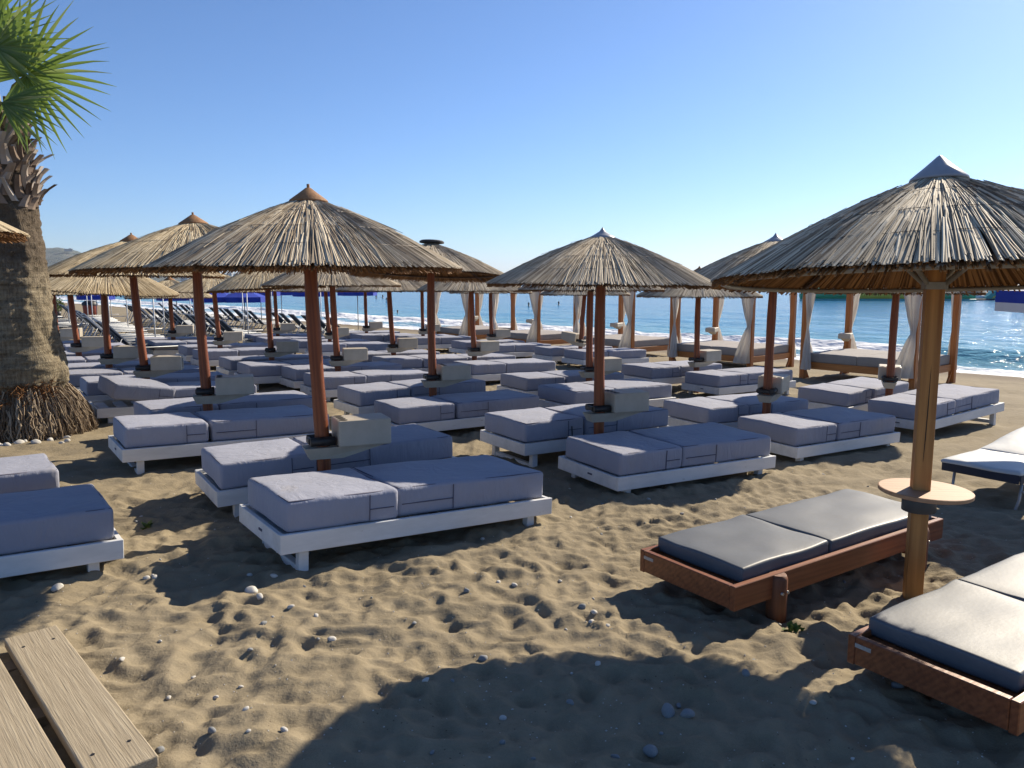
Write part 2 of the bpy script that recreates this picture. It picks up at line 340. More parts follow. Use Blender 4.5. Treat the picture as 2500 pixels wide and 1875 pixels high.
# ------------------------------------------------------------------ mesh helpers
class MB:
    def __init__(s): s.v = []; s.f = []; s.sm = []
    def add(s, vs, fs, smooth=False):
        k = len(s.v); s.v += [tuple(x) for x in vs]
        s.f += [tuple(i + k for i in f) for f in fs]; s.sm += [smooth] * len(fs)
    def box(s, c, size, rot=None, bev=0.0, seg=2, smooth=False):
        bm = bmesh.new(); bmesh.ops.create_cube(bm, size=1.0)
        bmesh.ops.scale(bm, vec=size, verts=bm.verts)
        if bev > 0: bmesh.ops.bevel(bm, geom=bm.edges[:], offset=bev, segments=seg, profile=0.5, affect='EDGES')
        if rot is not None: bmesh.ops.transform(bm, matrix=rot.to_matrix().to_4x4() if isinstance(rot, Euler) else rot, verts=bm.verts)
        bmesh.ops.translate(bm, vec=c, verts=bm.verts)
        bm.verts.index_update()
        s.add([v.co[:] for v in bm.verts], [[v.index for v in f.verts] for f in bm.faces], smooth)
        bm.free()
    def tube(s, pts, r, n=8, cap=True, smooth=True):
        pts = [Vector(p) for p in pts]; N = len(pts)
        rs = r if isinstance(r, (list, tuple)) else [r] * N
        ref = None; vs = []
        for i, p in enumerate(pts):
            d = (pts[min(i + 1, N - 1)] - pts[max(i - 1, 0)]).normalized()
            if ref is None:
                ref = Vector((0, 0, 1)) if abs(d.z) < 0.9 else Vector((1, 0, 0))
            a = ref - d * ref.dot(d)
            if a.length < 1e-6: a = d.orthogonal()
            a.normalize(); b = d.cross(a); ref = a
            for k in range(n):
                t = 2 * math.pi * k / n
                vs.append(p + (a * math.cos(t) + b * math.sin(t)) * rs[i])
        fs = []
        for i in range(N - 1):
            for k in range(n):
                fs.append((i * n + k, i * n + (k + 1) % n, (i + 1) * n + (k + 1) % n, (i + 1) * n + k))
        s.add(vs, fs, smooth)
        if cap:
            s.f.append(tuple(len(s.v) - N * n + k for k in reversed(range(n)))); s.sm.append(False)
            s.f.append(tuple(len(s.v) - n + k for k in range(n))); s.sm.append(False)
    def lathe(s, prof, n=32, c=(0, 0, 0), smooth=True):
        vs = []; fs = []
        for r, z in prof:
            for k in range(n):
                t = 2 * math.pi * k / n
                vs.append((c[0] + r * math.cos(t), c[1] + r * math.sin(t), c[2] + z))
        for i in range(len(prof) - 1):
            for k in range(n):
                fs.append((i * n + k, i * n + (k + 1) % n, (i + 1) * n + (k + 1) % n, (i + 1) * n + k))
        s.add(vs, fs, smooth)
    def mesh(s, name, m):
        me = bpy.data.meshes.new(name); me.from_pydata(s.v, [], s.f); me.update()
        me.polygons.foreach_set('use_smooth', s.sm)
        me.materials.append(m); return me
    def build(s, name, m, parent=None, loc=(0, 0, 0), rot=(0, 0, 0), scale=(1, 1, 1)):
        return inst(name, s.mesh(name, m), parent, loc, rot, scale)
def inst(name, me, parent=None, loc=(0, 0, 0), rot=(0, 0, 0), scale=(1, 1, 1)):
    o = bpy.data.objects.new(name, me); col.objects.link(o)
    o.parent = parent; o.location = loc; o.rotation_euler = rot; o.scale = scale
    return o
def tag(o, label=None, cat=None, group=None, kind=None):
    if label: o['label'] = label
    if cat: o['category'] = cat
    if group: o['group'] = group
    if kind: o['kind'] = kind
    return o
def thing(name, label, cat, loc=(0, 0, 0), rot=(0, 0, 0), group=None):
    o = bpy.data.objects.new(name, None); col.objects.link(o)
    o.location = loc; o.rotation_euler = rot; o.empty_display_size = 0.2
    return tag(o, label, cat, group)
def copy_tree(o, parent=None):
    c = o.copy(); col.objects.link(c); c.parent = parent
    for k in list(o.children): copy_tree(k, c)
    return c

NS = (0.734, 0.679); NT = (-0.679, 0.734)
def gz(x, y):
    s = NS[0] * x + NS[1] * y
    return -0.02547 * max(s, -8)
A_ = lambda yaw: Vector((math.cos(yaw), math.sin(yaw), 0))
ORD = ['first', 'second', 'third', 'fourth', 'fifth', 'sixth']

# ------------------------------------------------------------------ ground
def vnoise(x, y, seed):
    def h(i, j):
        k = (i * 374761393 + j * 668265263 + seed * 2147483) & 0xffffffff
        k = ((k ^ (k >> 13)) * 1274126177) & 0xffffffff
        return ((k ^ (k >> 16)) & 0xffff) / 65535.0
    xi = np.floor(x).astype(np.int64); yi = np.floor(y).astype(np.int64)
    fx = x - xi; fy = y - yi; fx = fx * fx * (3 - 2 * fx); fy = fy * fy * (3 - 2 * fy)
    a = h(xi, yi); b = h(xi + 1, yi); c = h(xi, yi + 1); d = h(xi + 1, yi + 1)
    return (a * (1 - fx) + b * fx) * (1 - fy) + (c * (1 - fx) + d * fx) * fy - 0.5
def graded(lo, hi, step, a, b, g, gmax=60):
    xs = list(np.arange(lo, hi, step)); st = step; x = xs[-1]
    while x < b: st = min(st * g, gmax); x += st; xs.append(x)
    st = step; x = xs[0]; left = []
    while x > a: st = min(st * g, gmax); x -= st; left.append(x)
    return np.array(left[::-1] + xs)
def grid_mesh(name, X, Y, Z, m):
    ny, nx = X.shape
    me = bpy.data.meshes.new(name)
    me.vertices.add(nx * ny)
    me.vertices.foreach_set('co', np.stack([X, Y, Z], -1).astype(np.float32).ravel())
    i = np.arange(nx * ny).reshape(ny, nx)
    q = np.stack([i[:-1, :-1], i[:-1, 1:], i[1:, 1:], i[1:, :-1]], -1).reshape(-1, 4)
    me.loops.add(q.size); me.loops.foreach_set('vertex_index', q.ravel().astype(np.int32))
    me.polygons.add(len(q)); me.polygons.foreach_set('loop_start', np.arange(0, q.size, 4, dtype=np.int32))
    me.update(calc_edges=True); me.validate()
    me.polygons.foreach_set('use_smooth', np.ones(len(q), dtype=bool))
    me.materials.append(m); return me
rng = np.random.default_rng(3)
xs = graded(-2.7, 2.6, 0.019, -700, 70, 1.035)
ys = graded(1.95, 5.6, 0.019, -70, 700, 1.022)
X, Y = np.meshgrid(xs, ys)
S = NS[0] * X + NS[1] * Y
Z = -0.02547 * np.maximum(S, -8)
Z -= 0.09 * np.maximum(S - 21.6, 0); Z = np.maximum(Z, -3.0)
fade = np.clip((20.5 - S) / 3.0, 0.12, 1)
near = np.clip(1.4 - Y / 40, 0.25, 1)
U = np.zeros_like(Z)
U += 0.06 * vnoise(X * 0.9, Y * 0.9, 1) + 0.035 * vnoise(X * 2.1 + 5, Y * 2.1, 2)
wx = X + 0.10 * vnoise(X * 3.1, Y * 3.1, 31); wy = Y + 0.10 * vnoise(X * 3.1 + 7, Y * 3.1, 32)
def ridged(x, y, sd_): return 1 - 2.2 * np.abs(vnoise(x, y, sd_))
U += 0.030 * ridged(wx * 3.4, wy * 4.2, 33) + 0.026 * ridged(wx * 7.5, wy * 8.8 + 3, 34) + 0.013 * ridged(wx * 15, wy * 17 + 3, 35) + 0.006 * ridged(X * 27 + 1, Y * 31, 36) + 0.016 * vnoise(X * 4.7, Y * 4.7 + 3, 3) + 0.007 * vnoise(X * 12, Y * 12, 4)
def pit(cx, cy, rx, ry, ang, dep):
    R_ = max(rx, ry) * 2.4
    i0, i1 = np.searchsorted(xs, [cx - R_, cx + R_]); j0, j1 = np.searchsorted(ys, [cy - R_, cy + R_])
    if i1 - i0 < 2 or j1 - j0 < 2: return
    x = X[j0:j1, i0:i1] - cx; y = Y[j0:j1, i0:i1] - cy
    c, s_ = math.cos(ang), math.sin(ang)
    u = (x * c + y * s_) / rx; v = (-x * s_ + y * c) / ry
    r2 = u * u + v * v; r = np.sqrt(r2)
    U[j0:j1, i0:i1] += -dep * np.exp(-r2 * 1.1) + dep * 0.3 * np.exp(-((r - 1.6) / 0.5) ** 2)
for k in range(4200):
    cy = 1.2 + 11 * rng.random() ** 1.3; cx = (rng.random() - 0.5) * (cy * 1.5 + 1.0)
    l = rng.uniform(0.025, 0.08)
    pit(cx, cy, l, l * rng.uniform(0.5, 0.9), rng.uniform(0, 6.28), l * rng.uniform(0.12, 0.27))
for k in range(46):                                        # trails of footprints
    cy = 2.0 + 8 * rng.random(); cx = (rng.random() - 0.5) * (cy * 1.3 + 1.0); ang = rng.uniform(0, 6.28)
    for j in range(5):
        sd_ = 0.09 if j % 2 else -0.09
        fx = cx + 0.55 * j * math.cos(ang) - sd_ * math.sin(ang); fy = cy + 0.55 * j * math.sin(ang) + sd_ * math.cos(ang)
        pit(fx, fy, 0.12, 0.05, ang, rng.uniform(0.012, 0.022)); pit(fx + 0.07 * math.cos(ang), fy + 0.07 * math.sin(ang), 0.045, 0.04, ang, 0.008)
Z += U * fade * near
sand = bpy.data.objects.new('sand', grid_mesh('sand', X, Y, Z, M['sand'])); col.objects.link(sand); tag(sand, kind='structure')
ZS = Z
def zs(x, y):
    i = min(max(int(np.searchsorted(xs, x)), 1), len(xs) - 1); j = min(max(int(np.searchsorted(ys, y)), 1), len(ys) - 1)
    return float(ZS[j - 1:j + 1, i - 1:i + 1].mean())

# ------------------------------------------------------------------ sea
ss = np.concatenate([np.arange(20.6, 24, 0.12), np.arange(24, 28.2, 0.06)])
st = 0.1; L = list(ss)
while L[-1] < 5200: st *= 1.06; L.append(L[-1] + st)
ss = np.array(L)
tt = graded(0.0, 45.0, 0.14, -5000, 5000, 1.12, 1500)
Sg, Tg = np.meshgrid(ss, tt)
def gauss(c, wd): return np.exp(-((Sg - c) / wd) ** 2)
wob = 0.9 * vnoise(Tg * 0.09, Tg * 0 + 1.5, 11) + 0.35 * vnoise(Tg * 0.4, Tg * 0 + 2.5, 12)
H = np.zeros_like(Sg)
crest = Sg - 26.0 - wob
prof = np.where(crest < 0, np.exp(-(crest / 0.75) ** 2), np.exp(-(crest / 1.2) ** 2))
amp = np.clip(0.22 + 0.2 * vnoise(Tg * 0.16, Tg * 0 + 0.5, 13), 0.08, 0.36)
H += amp * prof
brok = np.clip((Tg - 9.5) / 3, 0, 1)
H += brok * gauss(25.4, 0.8) * (0.16 * np.maximum(vnoise(Sg * 2.2, Tg * 1.6, 14) + 0.2, 0) + 0.07 * np.maximum(vnoise(Sg * 6, Tg * 5, 19), 0))
for c, a, wd in ((23.4, 0.04, 0.4), (29.5, 0.07, 1.1), (33.5, 0.06, 1.3), (38, 0.06, 1.6), (44, 0.06, 1.8), (51, 0.06, 2.0), (60, 0.06, 2.4)):
    H += a * np.exp(-((Sg - c - 3.0 * vnoise(Tg * 0.07, Tg * 0 + c, 15)) / wd) ** 2) * (0.6 + 0.8 * vnoise(Tg * 0.12, Tg * 0 + c * 2, 16))
nearw = np.clip(1 - (Sg - 20) / 120, 0, 1)
H += nearw * (0.06 * vnoise(Sg * 0.7, Tg * 0.35, 17) + 0.035 * vnoise(Sg * 1.9, Tg * 0.9, 18)) * np.clip((Sg - 21) / 4, 0.15, 1)
SX = Sg * NS[0] + Tg * NT[0]; SY = Sg * NS[1] + Tg * NT[1]
sea = bpy.data.objects.new('sea', grid_mesh('sea', SX, SY, SEA_Z + H, M['sea'])); col.objects.link(sea); tag(sea, kind='structure')

# ------------------------------------------------------------------ far headland
hx = np.linspace(-1500, -560, 150); hy = np.linspace(1500, 2300, 30)
HX, HY = np.meshgrid(hx, hy)
px = HX / HY * 1900 + 1250
ridge = np.interp(px, [-400, 60, 120, 170, 200, 235, 300, 420, 560, 640, 760], [70, 78, 72, 74, 66, 56, 44, 22, 13, 8, 0])
dv = np.clip((HY - 1500) / 320, 0, 1)
HZ = -2 + ridge * np.sin(dv * math.pi / 2) * (1.55 / 1.5) * (HY / 1560) ** 0 
HZ += (9 * vnoise(HX / 45, HY / 45, 21) + 6 * vnoise(HX / 16, HY / 30, 22)) * np.clip(ridge / 30, 0.1, 1) * dv
hill = bpy.data.objects.new('hills', grid_mesh('hills', HX, HY, HZ, M['hill'])); col.objects.link(hill); tag(hill, kind='structure')
def hotel(px_, y, wid, hgt, label, rot=0.0, z0=0):
    x = (px_ - 1250) / 1900 * y
    t = thing('hotel_building', label, 'building', (x, y, z0), (0, 0, rot), 'hotels on the far shore')
    m = MB(); m.box((0, 0, hgt / 2), (wid, 14, hgt)); m.box((wid * 0.2, 2, hgt + 1), (wid * 0.3, 7, 2.0)); m.build('wall', M['wall'], t)
    fl = max(2, int(hgt / 3.2))
    for i in range(fl):
        m = MB(); m.box((0, -7.05, (i + 0.55) * hgt / fl), (wid * 0.86, 0.3, hgt / fl * 0.5)); m.build('window_band', M['glass_band'], t)
    m = MB(); m.box((0, 0, hgt + 0.25), (wid + 1, 15, 0.4)); m.build('roof', M['roof'], t)
    return t
hotel(392, 1480, 17, 8, 'low pale building on the far shore seen left of the reed parasol peak', 0.1, 8)
hotel(480, 1480, 16, 17, 'white hotel tower on the far shore between two reed parasol peaks', 0.2, 0)
hotel(460, 1500, 14, 11, 'grey hotel block on the far shore beside the white tower', 0.0, 0)
hotel(565, 1460, 18, 13, 'bluish hotel block on the far shore right of the dark post', -0.1, 0)
hotel(590, 1470, 14, 14, 'tall pale building at the right end of the far shore', 0.15, 0)
hotel(182, 1700, 16, 5, 'white villa high on the headland below the crest', 0.5, 63)
hotel(216, 1720, 25, 4, 'long low white building on the headland slope', -0.1, 54)
hotel(212, 1600, 7, 5, 'small white house low on the headland slope', 0.1, 42)

# ------------------------------------------------------------------ daybeds
def cushion_mesh(lx, wy, h, seed, mname='cushion', m=None, bev=0.028, puff=0.008):
    bm = bmesh.new(); bmesh.ops.create_cube(bm, size=1.0)
    bmesh.ops.scale(bm, vec=(lx, wy, h), verts=bm.verts)
    bmesh.ops.subdivide_edges(bm, edges=[e for e in bm.edges if abs((e.verts[0].co - e.verts[1].co).z) < 1e-6], cuts=12, use_grid_fill=True)
    sharp = [e for e in bm.edges if len(e.link_faces) == 2 and e.link_faces[0].normal.angle(e.link_faces[1].normal) > 1]
    bmesh.ops.bevel(bm, geom=sharp, offset=bev, segments=3, profile=0.6, affect='EDGES')
    rnd = random.Random(seed)
    ph = [rnd.uniform(0, 6.28) for _ in range(6)]
    for v in bm.verts:
        u, q = v.co.x / lx, v.co.y / wy
        e = max(0, 1 - (2 * u) ** 4) * max(0, 1 - (2 * q) ** 4)
        if v.co.z > 0: v.co.z += puff * e + 0.004 * math.sin(9 * u + ph[0]) * math.cos(7 * q + ph[1])
        k = 1 - (2 * v.co.z / h) ** 2
        nz_ = mnoise.noise(Vector((v.co.x * 5 + seed * 3.1, v.co.y * 5, v.co.z * 4))) + 0.5 * mnoise.noise(Vector((v.co.x * 13 + seed, v.co.y * 13, v.co.z * 9)))
        if v.co.z > -h * 0.45: v.co.z += 0.0045 * nz_
        v.co.x += 0.004 * mnoise.noise(Vector((v.co.y * 6, v.co.z * 20, seed))) ; v.co.y += 0.005 * mnoise.noise(Vector((v.co.x * 6, v.co.z * 20, seed + 5)))
        if abs(q) > 0.42: v.co.y += math.copysign(puff * 1.1, q) * max(k, 0) + 0.003 * math.sin(11 * u + ph[2])
        if abs(u) > 0.42: v.co.x += math.copysign(puff * 1.1, u) * max(k, 0) + 0.003 * math.sin(9 * q + ph[3])
    me = bpy.data.meshes.new(mname); bm.to_mesh(me); bm.free()
    me.polygons.foreach_set('use_smooth', [True] * len(me.polygons)); me.materials.append(m); return me
BL, BW, BT = 1.95, 0.78, 0.20
HC = [cushion_mesh(0.735, BW, BT, s, 'head_cushion', M['bed_fabric']) for s in range(3)]
MC = [cushion_mesh(1.195, BW, BT, 10 + s, 'main_cushion', M['bed_fabric']) for s in range(3)]
def seam_mesh(lx, side):
    m = MB(); y = -BW / 2 - 0.0075; h = BT
    x0 = lx / 2 - 0.20 if side > 0 else -lx / 2 + 0.42
    x1 = lx / 2 - 0.03 if side > 0 else -lx / 2 + 0.03
    m.box((x0, y, 0.0), (0.004, 0.006, h * 0.84)); m.box(((x0 + x1) / 2, y, -0.012), (abs(x1 - x0), 0.006, 0.006))
    for zz in (h / 2 - 0.007, -h / 2 + 0.007):
        e = BW / 2 - 0.012; f = lx / 2 - 0.012
        m.tube([(-f, -e, zz), (f, -e, zz), (f, e, zz), (-f, e, zz), (-f, -e, zz)], 0.0045, 5, False)
    return m.mesh('seam', M['seam'])
SH, SM_ = seam_mesh(0.735, 1), seam_mesh(1.195, -1)
def frame_mesh():
    m = MB(); L, W, t, z0, z1 = 2.04, 0.87, 0.032, 0.135, 0.255
    zc, h = (z0 + z1) / 2, z1 - z0
    for s in (-1, 1):
        m.box((0, s * (W - t) / 2, zc), (L, t, h), bev=0.003, seg=1)
        m.box((s * (L - t) / 2, 0, zc - 0.002), (t, W - 2 * t - 0.001, h - 0.004), bev=0.003, seg=1)
    for k in range(9): m.box((-0.9 + k * 0.225, 0, 0.215), (0.12, W - 2 * t - 0.004, 0.018))
    m.box((0, 0, 0.18), (L - 2 * t - 0.004, 0.05, 0.05))
    return m.mesh('frame', M['white_paint'])
FRM = frame_mesh()
def leg_mesh():
    m = MB(); m.box((0, 0, 0.028), (0.062, 0.062, 0.214), bev=0.003, seg=1); return m.mesh('leg', M['white_paint'])
LEG = leg_mesh()
def runner_mesh():
    m = MB(); m.box((0, 0, -0.005), (0.05, 0.66, 0.05), bev=0.003, seg=1); return m.mesh('runner', M['white_paint'])
RUN = runner_mesh()
def name_mesh():
    m = MB(); m.box((-1.0225, -0.05, 0.2), (0.005, 0.06, 0.014)); return m.mesh('name_plate', M['seam'])
NPL = name_mesh()
def daybed(x, y, yaw, dz, ta, tb, label, var=0, tilt_head=False, detail=True):
    t = thing('daybed', label, 'daybed', group='blue cushioned daybeds in rows on the sand')
    a = Vector((math.cos(yaw), math.sin(yaw), 0)); b = Vector((-a.y, a.x, 0))
    G = (-0.0187, -0.0173)
    a.z = G[0] * a.x + G[1] * a.y + ta; b.z = G[0] * b.x + G[1] * b.y + tb
    a.normalize(); b = (b - a * a.dot(b)).normalized(); n = a.cross(b)
    m = Matrix((a, b, n)).transposed().to_4x4(); m.translation = (x, y, gz(x, y) + dz)
    t.matrix_world = m
    inst('frame', FRM, t)
    for sx in (-0.86, 0.86):
        inst('runner', RUN, t, (sx, 0, 0))
        for sy in (-0.36, 0.36): inst('leg', LEG, t, (sx, sy, 0))
    z = 0.45 - BT / 2
    rj = random.Random(var * 7 + 1)
    if tilt_head:
        h = inst('head_cushion', HC[var % 3], t, (-0.50, -0.06, z + 0.085), (0.06, 0.15, 0.12))
    else:
        h = inst('head_cushion', HC[var % 3], t, (-0.6075 + rj.uniform(-.008, .004), rj.uniform(-.012, .012), z), (0, 0, rj.uniform(-.012, .012)))
    c = inst('main_cushion', MC[var % 3], t, (0.378 + rj.uniform(-.004, .01), rj.uniform(-.012, .012), z), (0, 0, rj.uniform(-.008, .008)))
    if detail:
        inst('seam', SH, h); inst('seam', SM_, c)
    if detail and var % 2 == 0: inst('name_plate', NPL, t)
    return t

ROWS = {0: [0, 1, 18, 22, 23], 1: [2, 14, 19, 21], 2: [3, 10, 16, 20], 3: [4, 8, 13, 17], 4: [24, 5, 7, 11, 15], 5: [6, 9, 12]}
ROWN = ['front', 'second', 'third', 'fourth', 'fifth', 'back']
# umbrella: x, y, rim height, rise, radius, (tilt about x, y), (post lean x, y), cap, tray yaw, thatch variant
UMB = {
 0: (-4.12, 4.60, 2.06, 0.5, 1.10, (0, 0), (0, 0), 'straw', 0.4, 1),
 1: (-1.44, 5.79, 1.93, 0.52, 1.10, (0, 0), (-0.030, 0.01), 'straw', 0.42, 0),
 18: (0.876, 7.76, 1.88, 0.49, 1.12, (0.0, 0.01), (0.004, 0), 'peak', 0.38, 2),
 22: (3.146, 9.50, 1.97, 0.52, 1.15, (-0.02, 0), (0.018, 0), 'peak', 1.0, 3),
 23: (5.52, 11.28, 1.90, 0.48, 1.10, (0, 0), (0.012, 0), 'tip', 1.15, 2),
 2: (-3.37, 8.49, 1.98, 0.51, 1.20, (0.0, -0.03), (-0.02, 0), 'straw', 0.35, 1),
 14: (-1.07, 10.36, 1.99, 0.43, 1.05, (-0.065, 0.03), (0.002, 0), 'flat', 0.35, 3),
 19: (1.19, 11.96, 1.86, 0.48, 1.10, (0, 0), (0.008, 0), 'tip', 0.4, 0),
 21: (3.37, 14.15, 1.80, 0.47, 1.10, (0, 0), (0.0, 0), 'tip', 0.6, 2),
 3: (-5.18, 10.9, 1.93, 0.50, 1.18, (0, 0.01), (-0.055, 0), 'straw', 0.3, 1),
 10: (-2.95, 13.06, 1.86, 0.48, 1.12, (0, 0), (-0.030, 0), 'tip', 0.3, 3),
 16: (-0.77, 15.68, 1.83, 0.48, 1.10, (0, 0), (-0.035, 0), 'tip', 0.4, 0),
 20: (1.71, 19.35, 1.80, 0.48, 1.10, (0, 0), (0.075, 0), 'tip', 2.6, 2),
 4: (-6.59, 12.65, 1.72, 0.46, 1.10, (0.02, 0.09), (0.006, 0), 'straw', 0.3, 1),
 8: (-4.52, 14.55, 1.78, 0.48, 1.05, (-0.01, -0.05), (-0.01, 0), 'straw', 0.3, 1),
 13: (-2.49, 16.24, 1.80, 0.47, 1.10, (0, 0), (-0.045, 0), 'tip', 0.3, 3),
 17: (-0.56, 21.1, 1.80, 0.47, 1.10, (0, 0), (-0.012, 0), 'tip', 0.3, 0),
 5: (-8.32, 14.87, 1.62, 0.46, 1.10, (0.0, 0.0), (-0.06, 0), 'straw', 0.3, 1),
 7: (-6.56, 17.42, 1.70, 0.44, 1.10, (0, 0), (-0.05, 0), 'straw', 0.3, 1),
 11: (-4.78, 20.35, 1.76, 0.46, 1.10, (0, 0), (-0.05, 0), 'tip', 0.3, 0),
 15: (-2.69, 23.47, 1.82, 0.46, 1.10, (0, 0), (0.0, 0), 'tip', 0.3, 3),
 6: (-8.7, 19.96, 1.52, 0.47, 1.05, (0, 0), (-0.01, 0), 'straw', 0.3, 1),
 9: (-6.74, 22.36, 1.74, 0.46, 1.10, (0, 0), (-0.02, 0), 'tip', 0.3, 3),
 12: (-4.61, 24.64, 1.78, 0.46, 1.10, (0, 0), (0.0, 0), 'tip', 0.3, 0),
 24: (-10.3, 17.6, 1.66, 0.46, 1.10, (0, 0), (0, 0), 'straw', 0.3, 1),
}
BEDS = {
 1: [(-0.793, 5.39, 0.605, 0.03, -0.023, -0.015), (-1.564, 6.548, 0.56, 0.035, 0.031, -0.008)],
 18: [(1.52, 7.378, 0.57, -0.015, -0.004, 0.033), (0.74, 8.499, 0.577, 0.048, 0.01, 0.01)],
 22: [(3.591, 8.994, 0.612, -0.037, -0.007, 0.028), (2.978, 10.204, 0.58, -0.018, -0.002, 0.017)],
 23: [(5.889, 10.676, 0.589, 0.051, 0.063, -0.005), (5.332, 12.011, 0.698, 0.019, 0.027, 0.022)],
 14: [(-0.687, 9.809, 0.56, -0.01, 0.022, -0.004), (-1.403, 10.951, 0.602, 0.036, 0.028, -0.004)],
 2: [(-2.982, 7.907, 0.607, 0.022, -0.005, -0.005), (-3.438, 9.307, 0.641, -0.007, 0.008, -0.002)],
 0: [(-3.459, 4.335, 0.625, -0.02, -0.007, -0.015), (-4.384, 5.336, 0.65, -0.033, -0.007, -0.026)],
 19: [(1.355, 11.114, 0.667, 0.05, -0.007, 0.013), (0.837, 12.718, 0.576, 0.034, 0.0, 0.006)],
 21: [(4.094, 13.882, 0.586, 0.023, 0.015, -0.001), (3.039, 14.692, 0.636, 0.058, 0.001, 0.01)],
}
vi = 0
for row, ids in ROWS.items():
    for k, u in enumerate(ids):
        if u in BEDS: bb = BEDS[u]
        else:
            ux, uy = UMB[u][:2]; yaw = 0.61 + random.uniform(-0.03, 0.03)
            a = A_(yaw); b = Vector((-a.y, a.x, 0)); c = Vector((ux, uy, 0)) + a * 0.30
            bb = []
            for sgn in (-1, 1):
                p = c + b * (0.66 * sgn) + a * random.uniform(-0.05, 0.05)
                bb.append((p.x, p.y, yaw + random.uniform(-0.02, 0.02), random.uniform(-0.01, 0.02), random.uniform(-.01, .01), random.uniform(-.008, .008)))
        pos = ORD[k] + ' from left' if k else 'leftmost'
        for q, args in enumerate(bb):
            lab = 'blue daybed, %s side of the %s reed parasol, %s row' % ('near' if q == 0 else 'far', pos, ROWN[row])
            th = (u == 3 and q == 0)
            if th: lab = 'blue daybed with its head cushion lifted askew, by the palm, third row'
            daybed(*args, lab, vi, th, detail=(args[1] < 15)); vi += 1

# cords tied round two of the front daybeds
def cord(name, pts, label):
    m = MB(); m.tube(pts, 0.007, 6); tag(m.build(name, M['rope']), label, 'cord')
cord('cord', [(1.20, 6.86, 0.21), (1.205, 6.85, 0.12), (1.215, 6.83, 0.0), (1.235, 6.80, -0.13), (1.25, 6.76, -0.16)], 'dark cord hanging from the white frame of the nearest daybed under the middle parasol')
cord('cord', [(0.62, 7.93, 0.27), (0.625, 7.92, 0.15), (0.60, 7.90, 0.02), (0.58, 7.87, -0.12)], 'dark cord hanging from the daybed frame behind the middle parasol post')

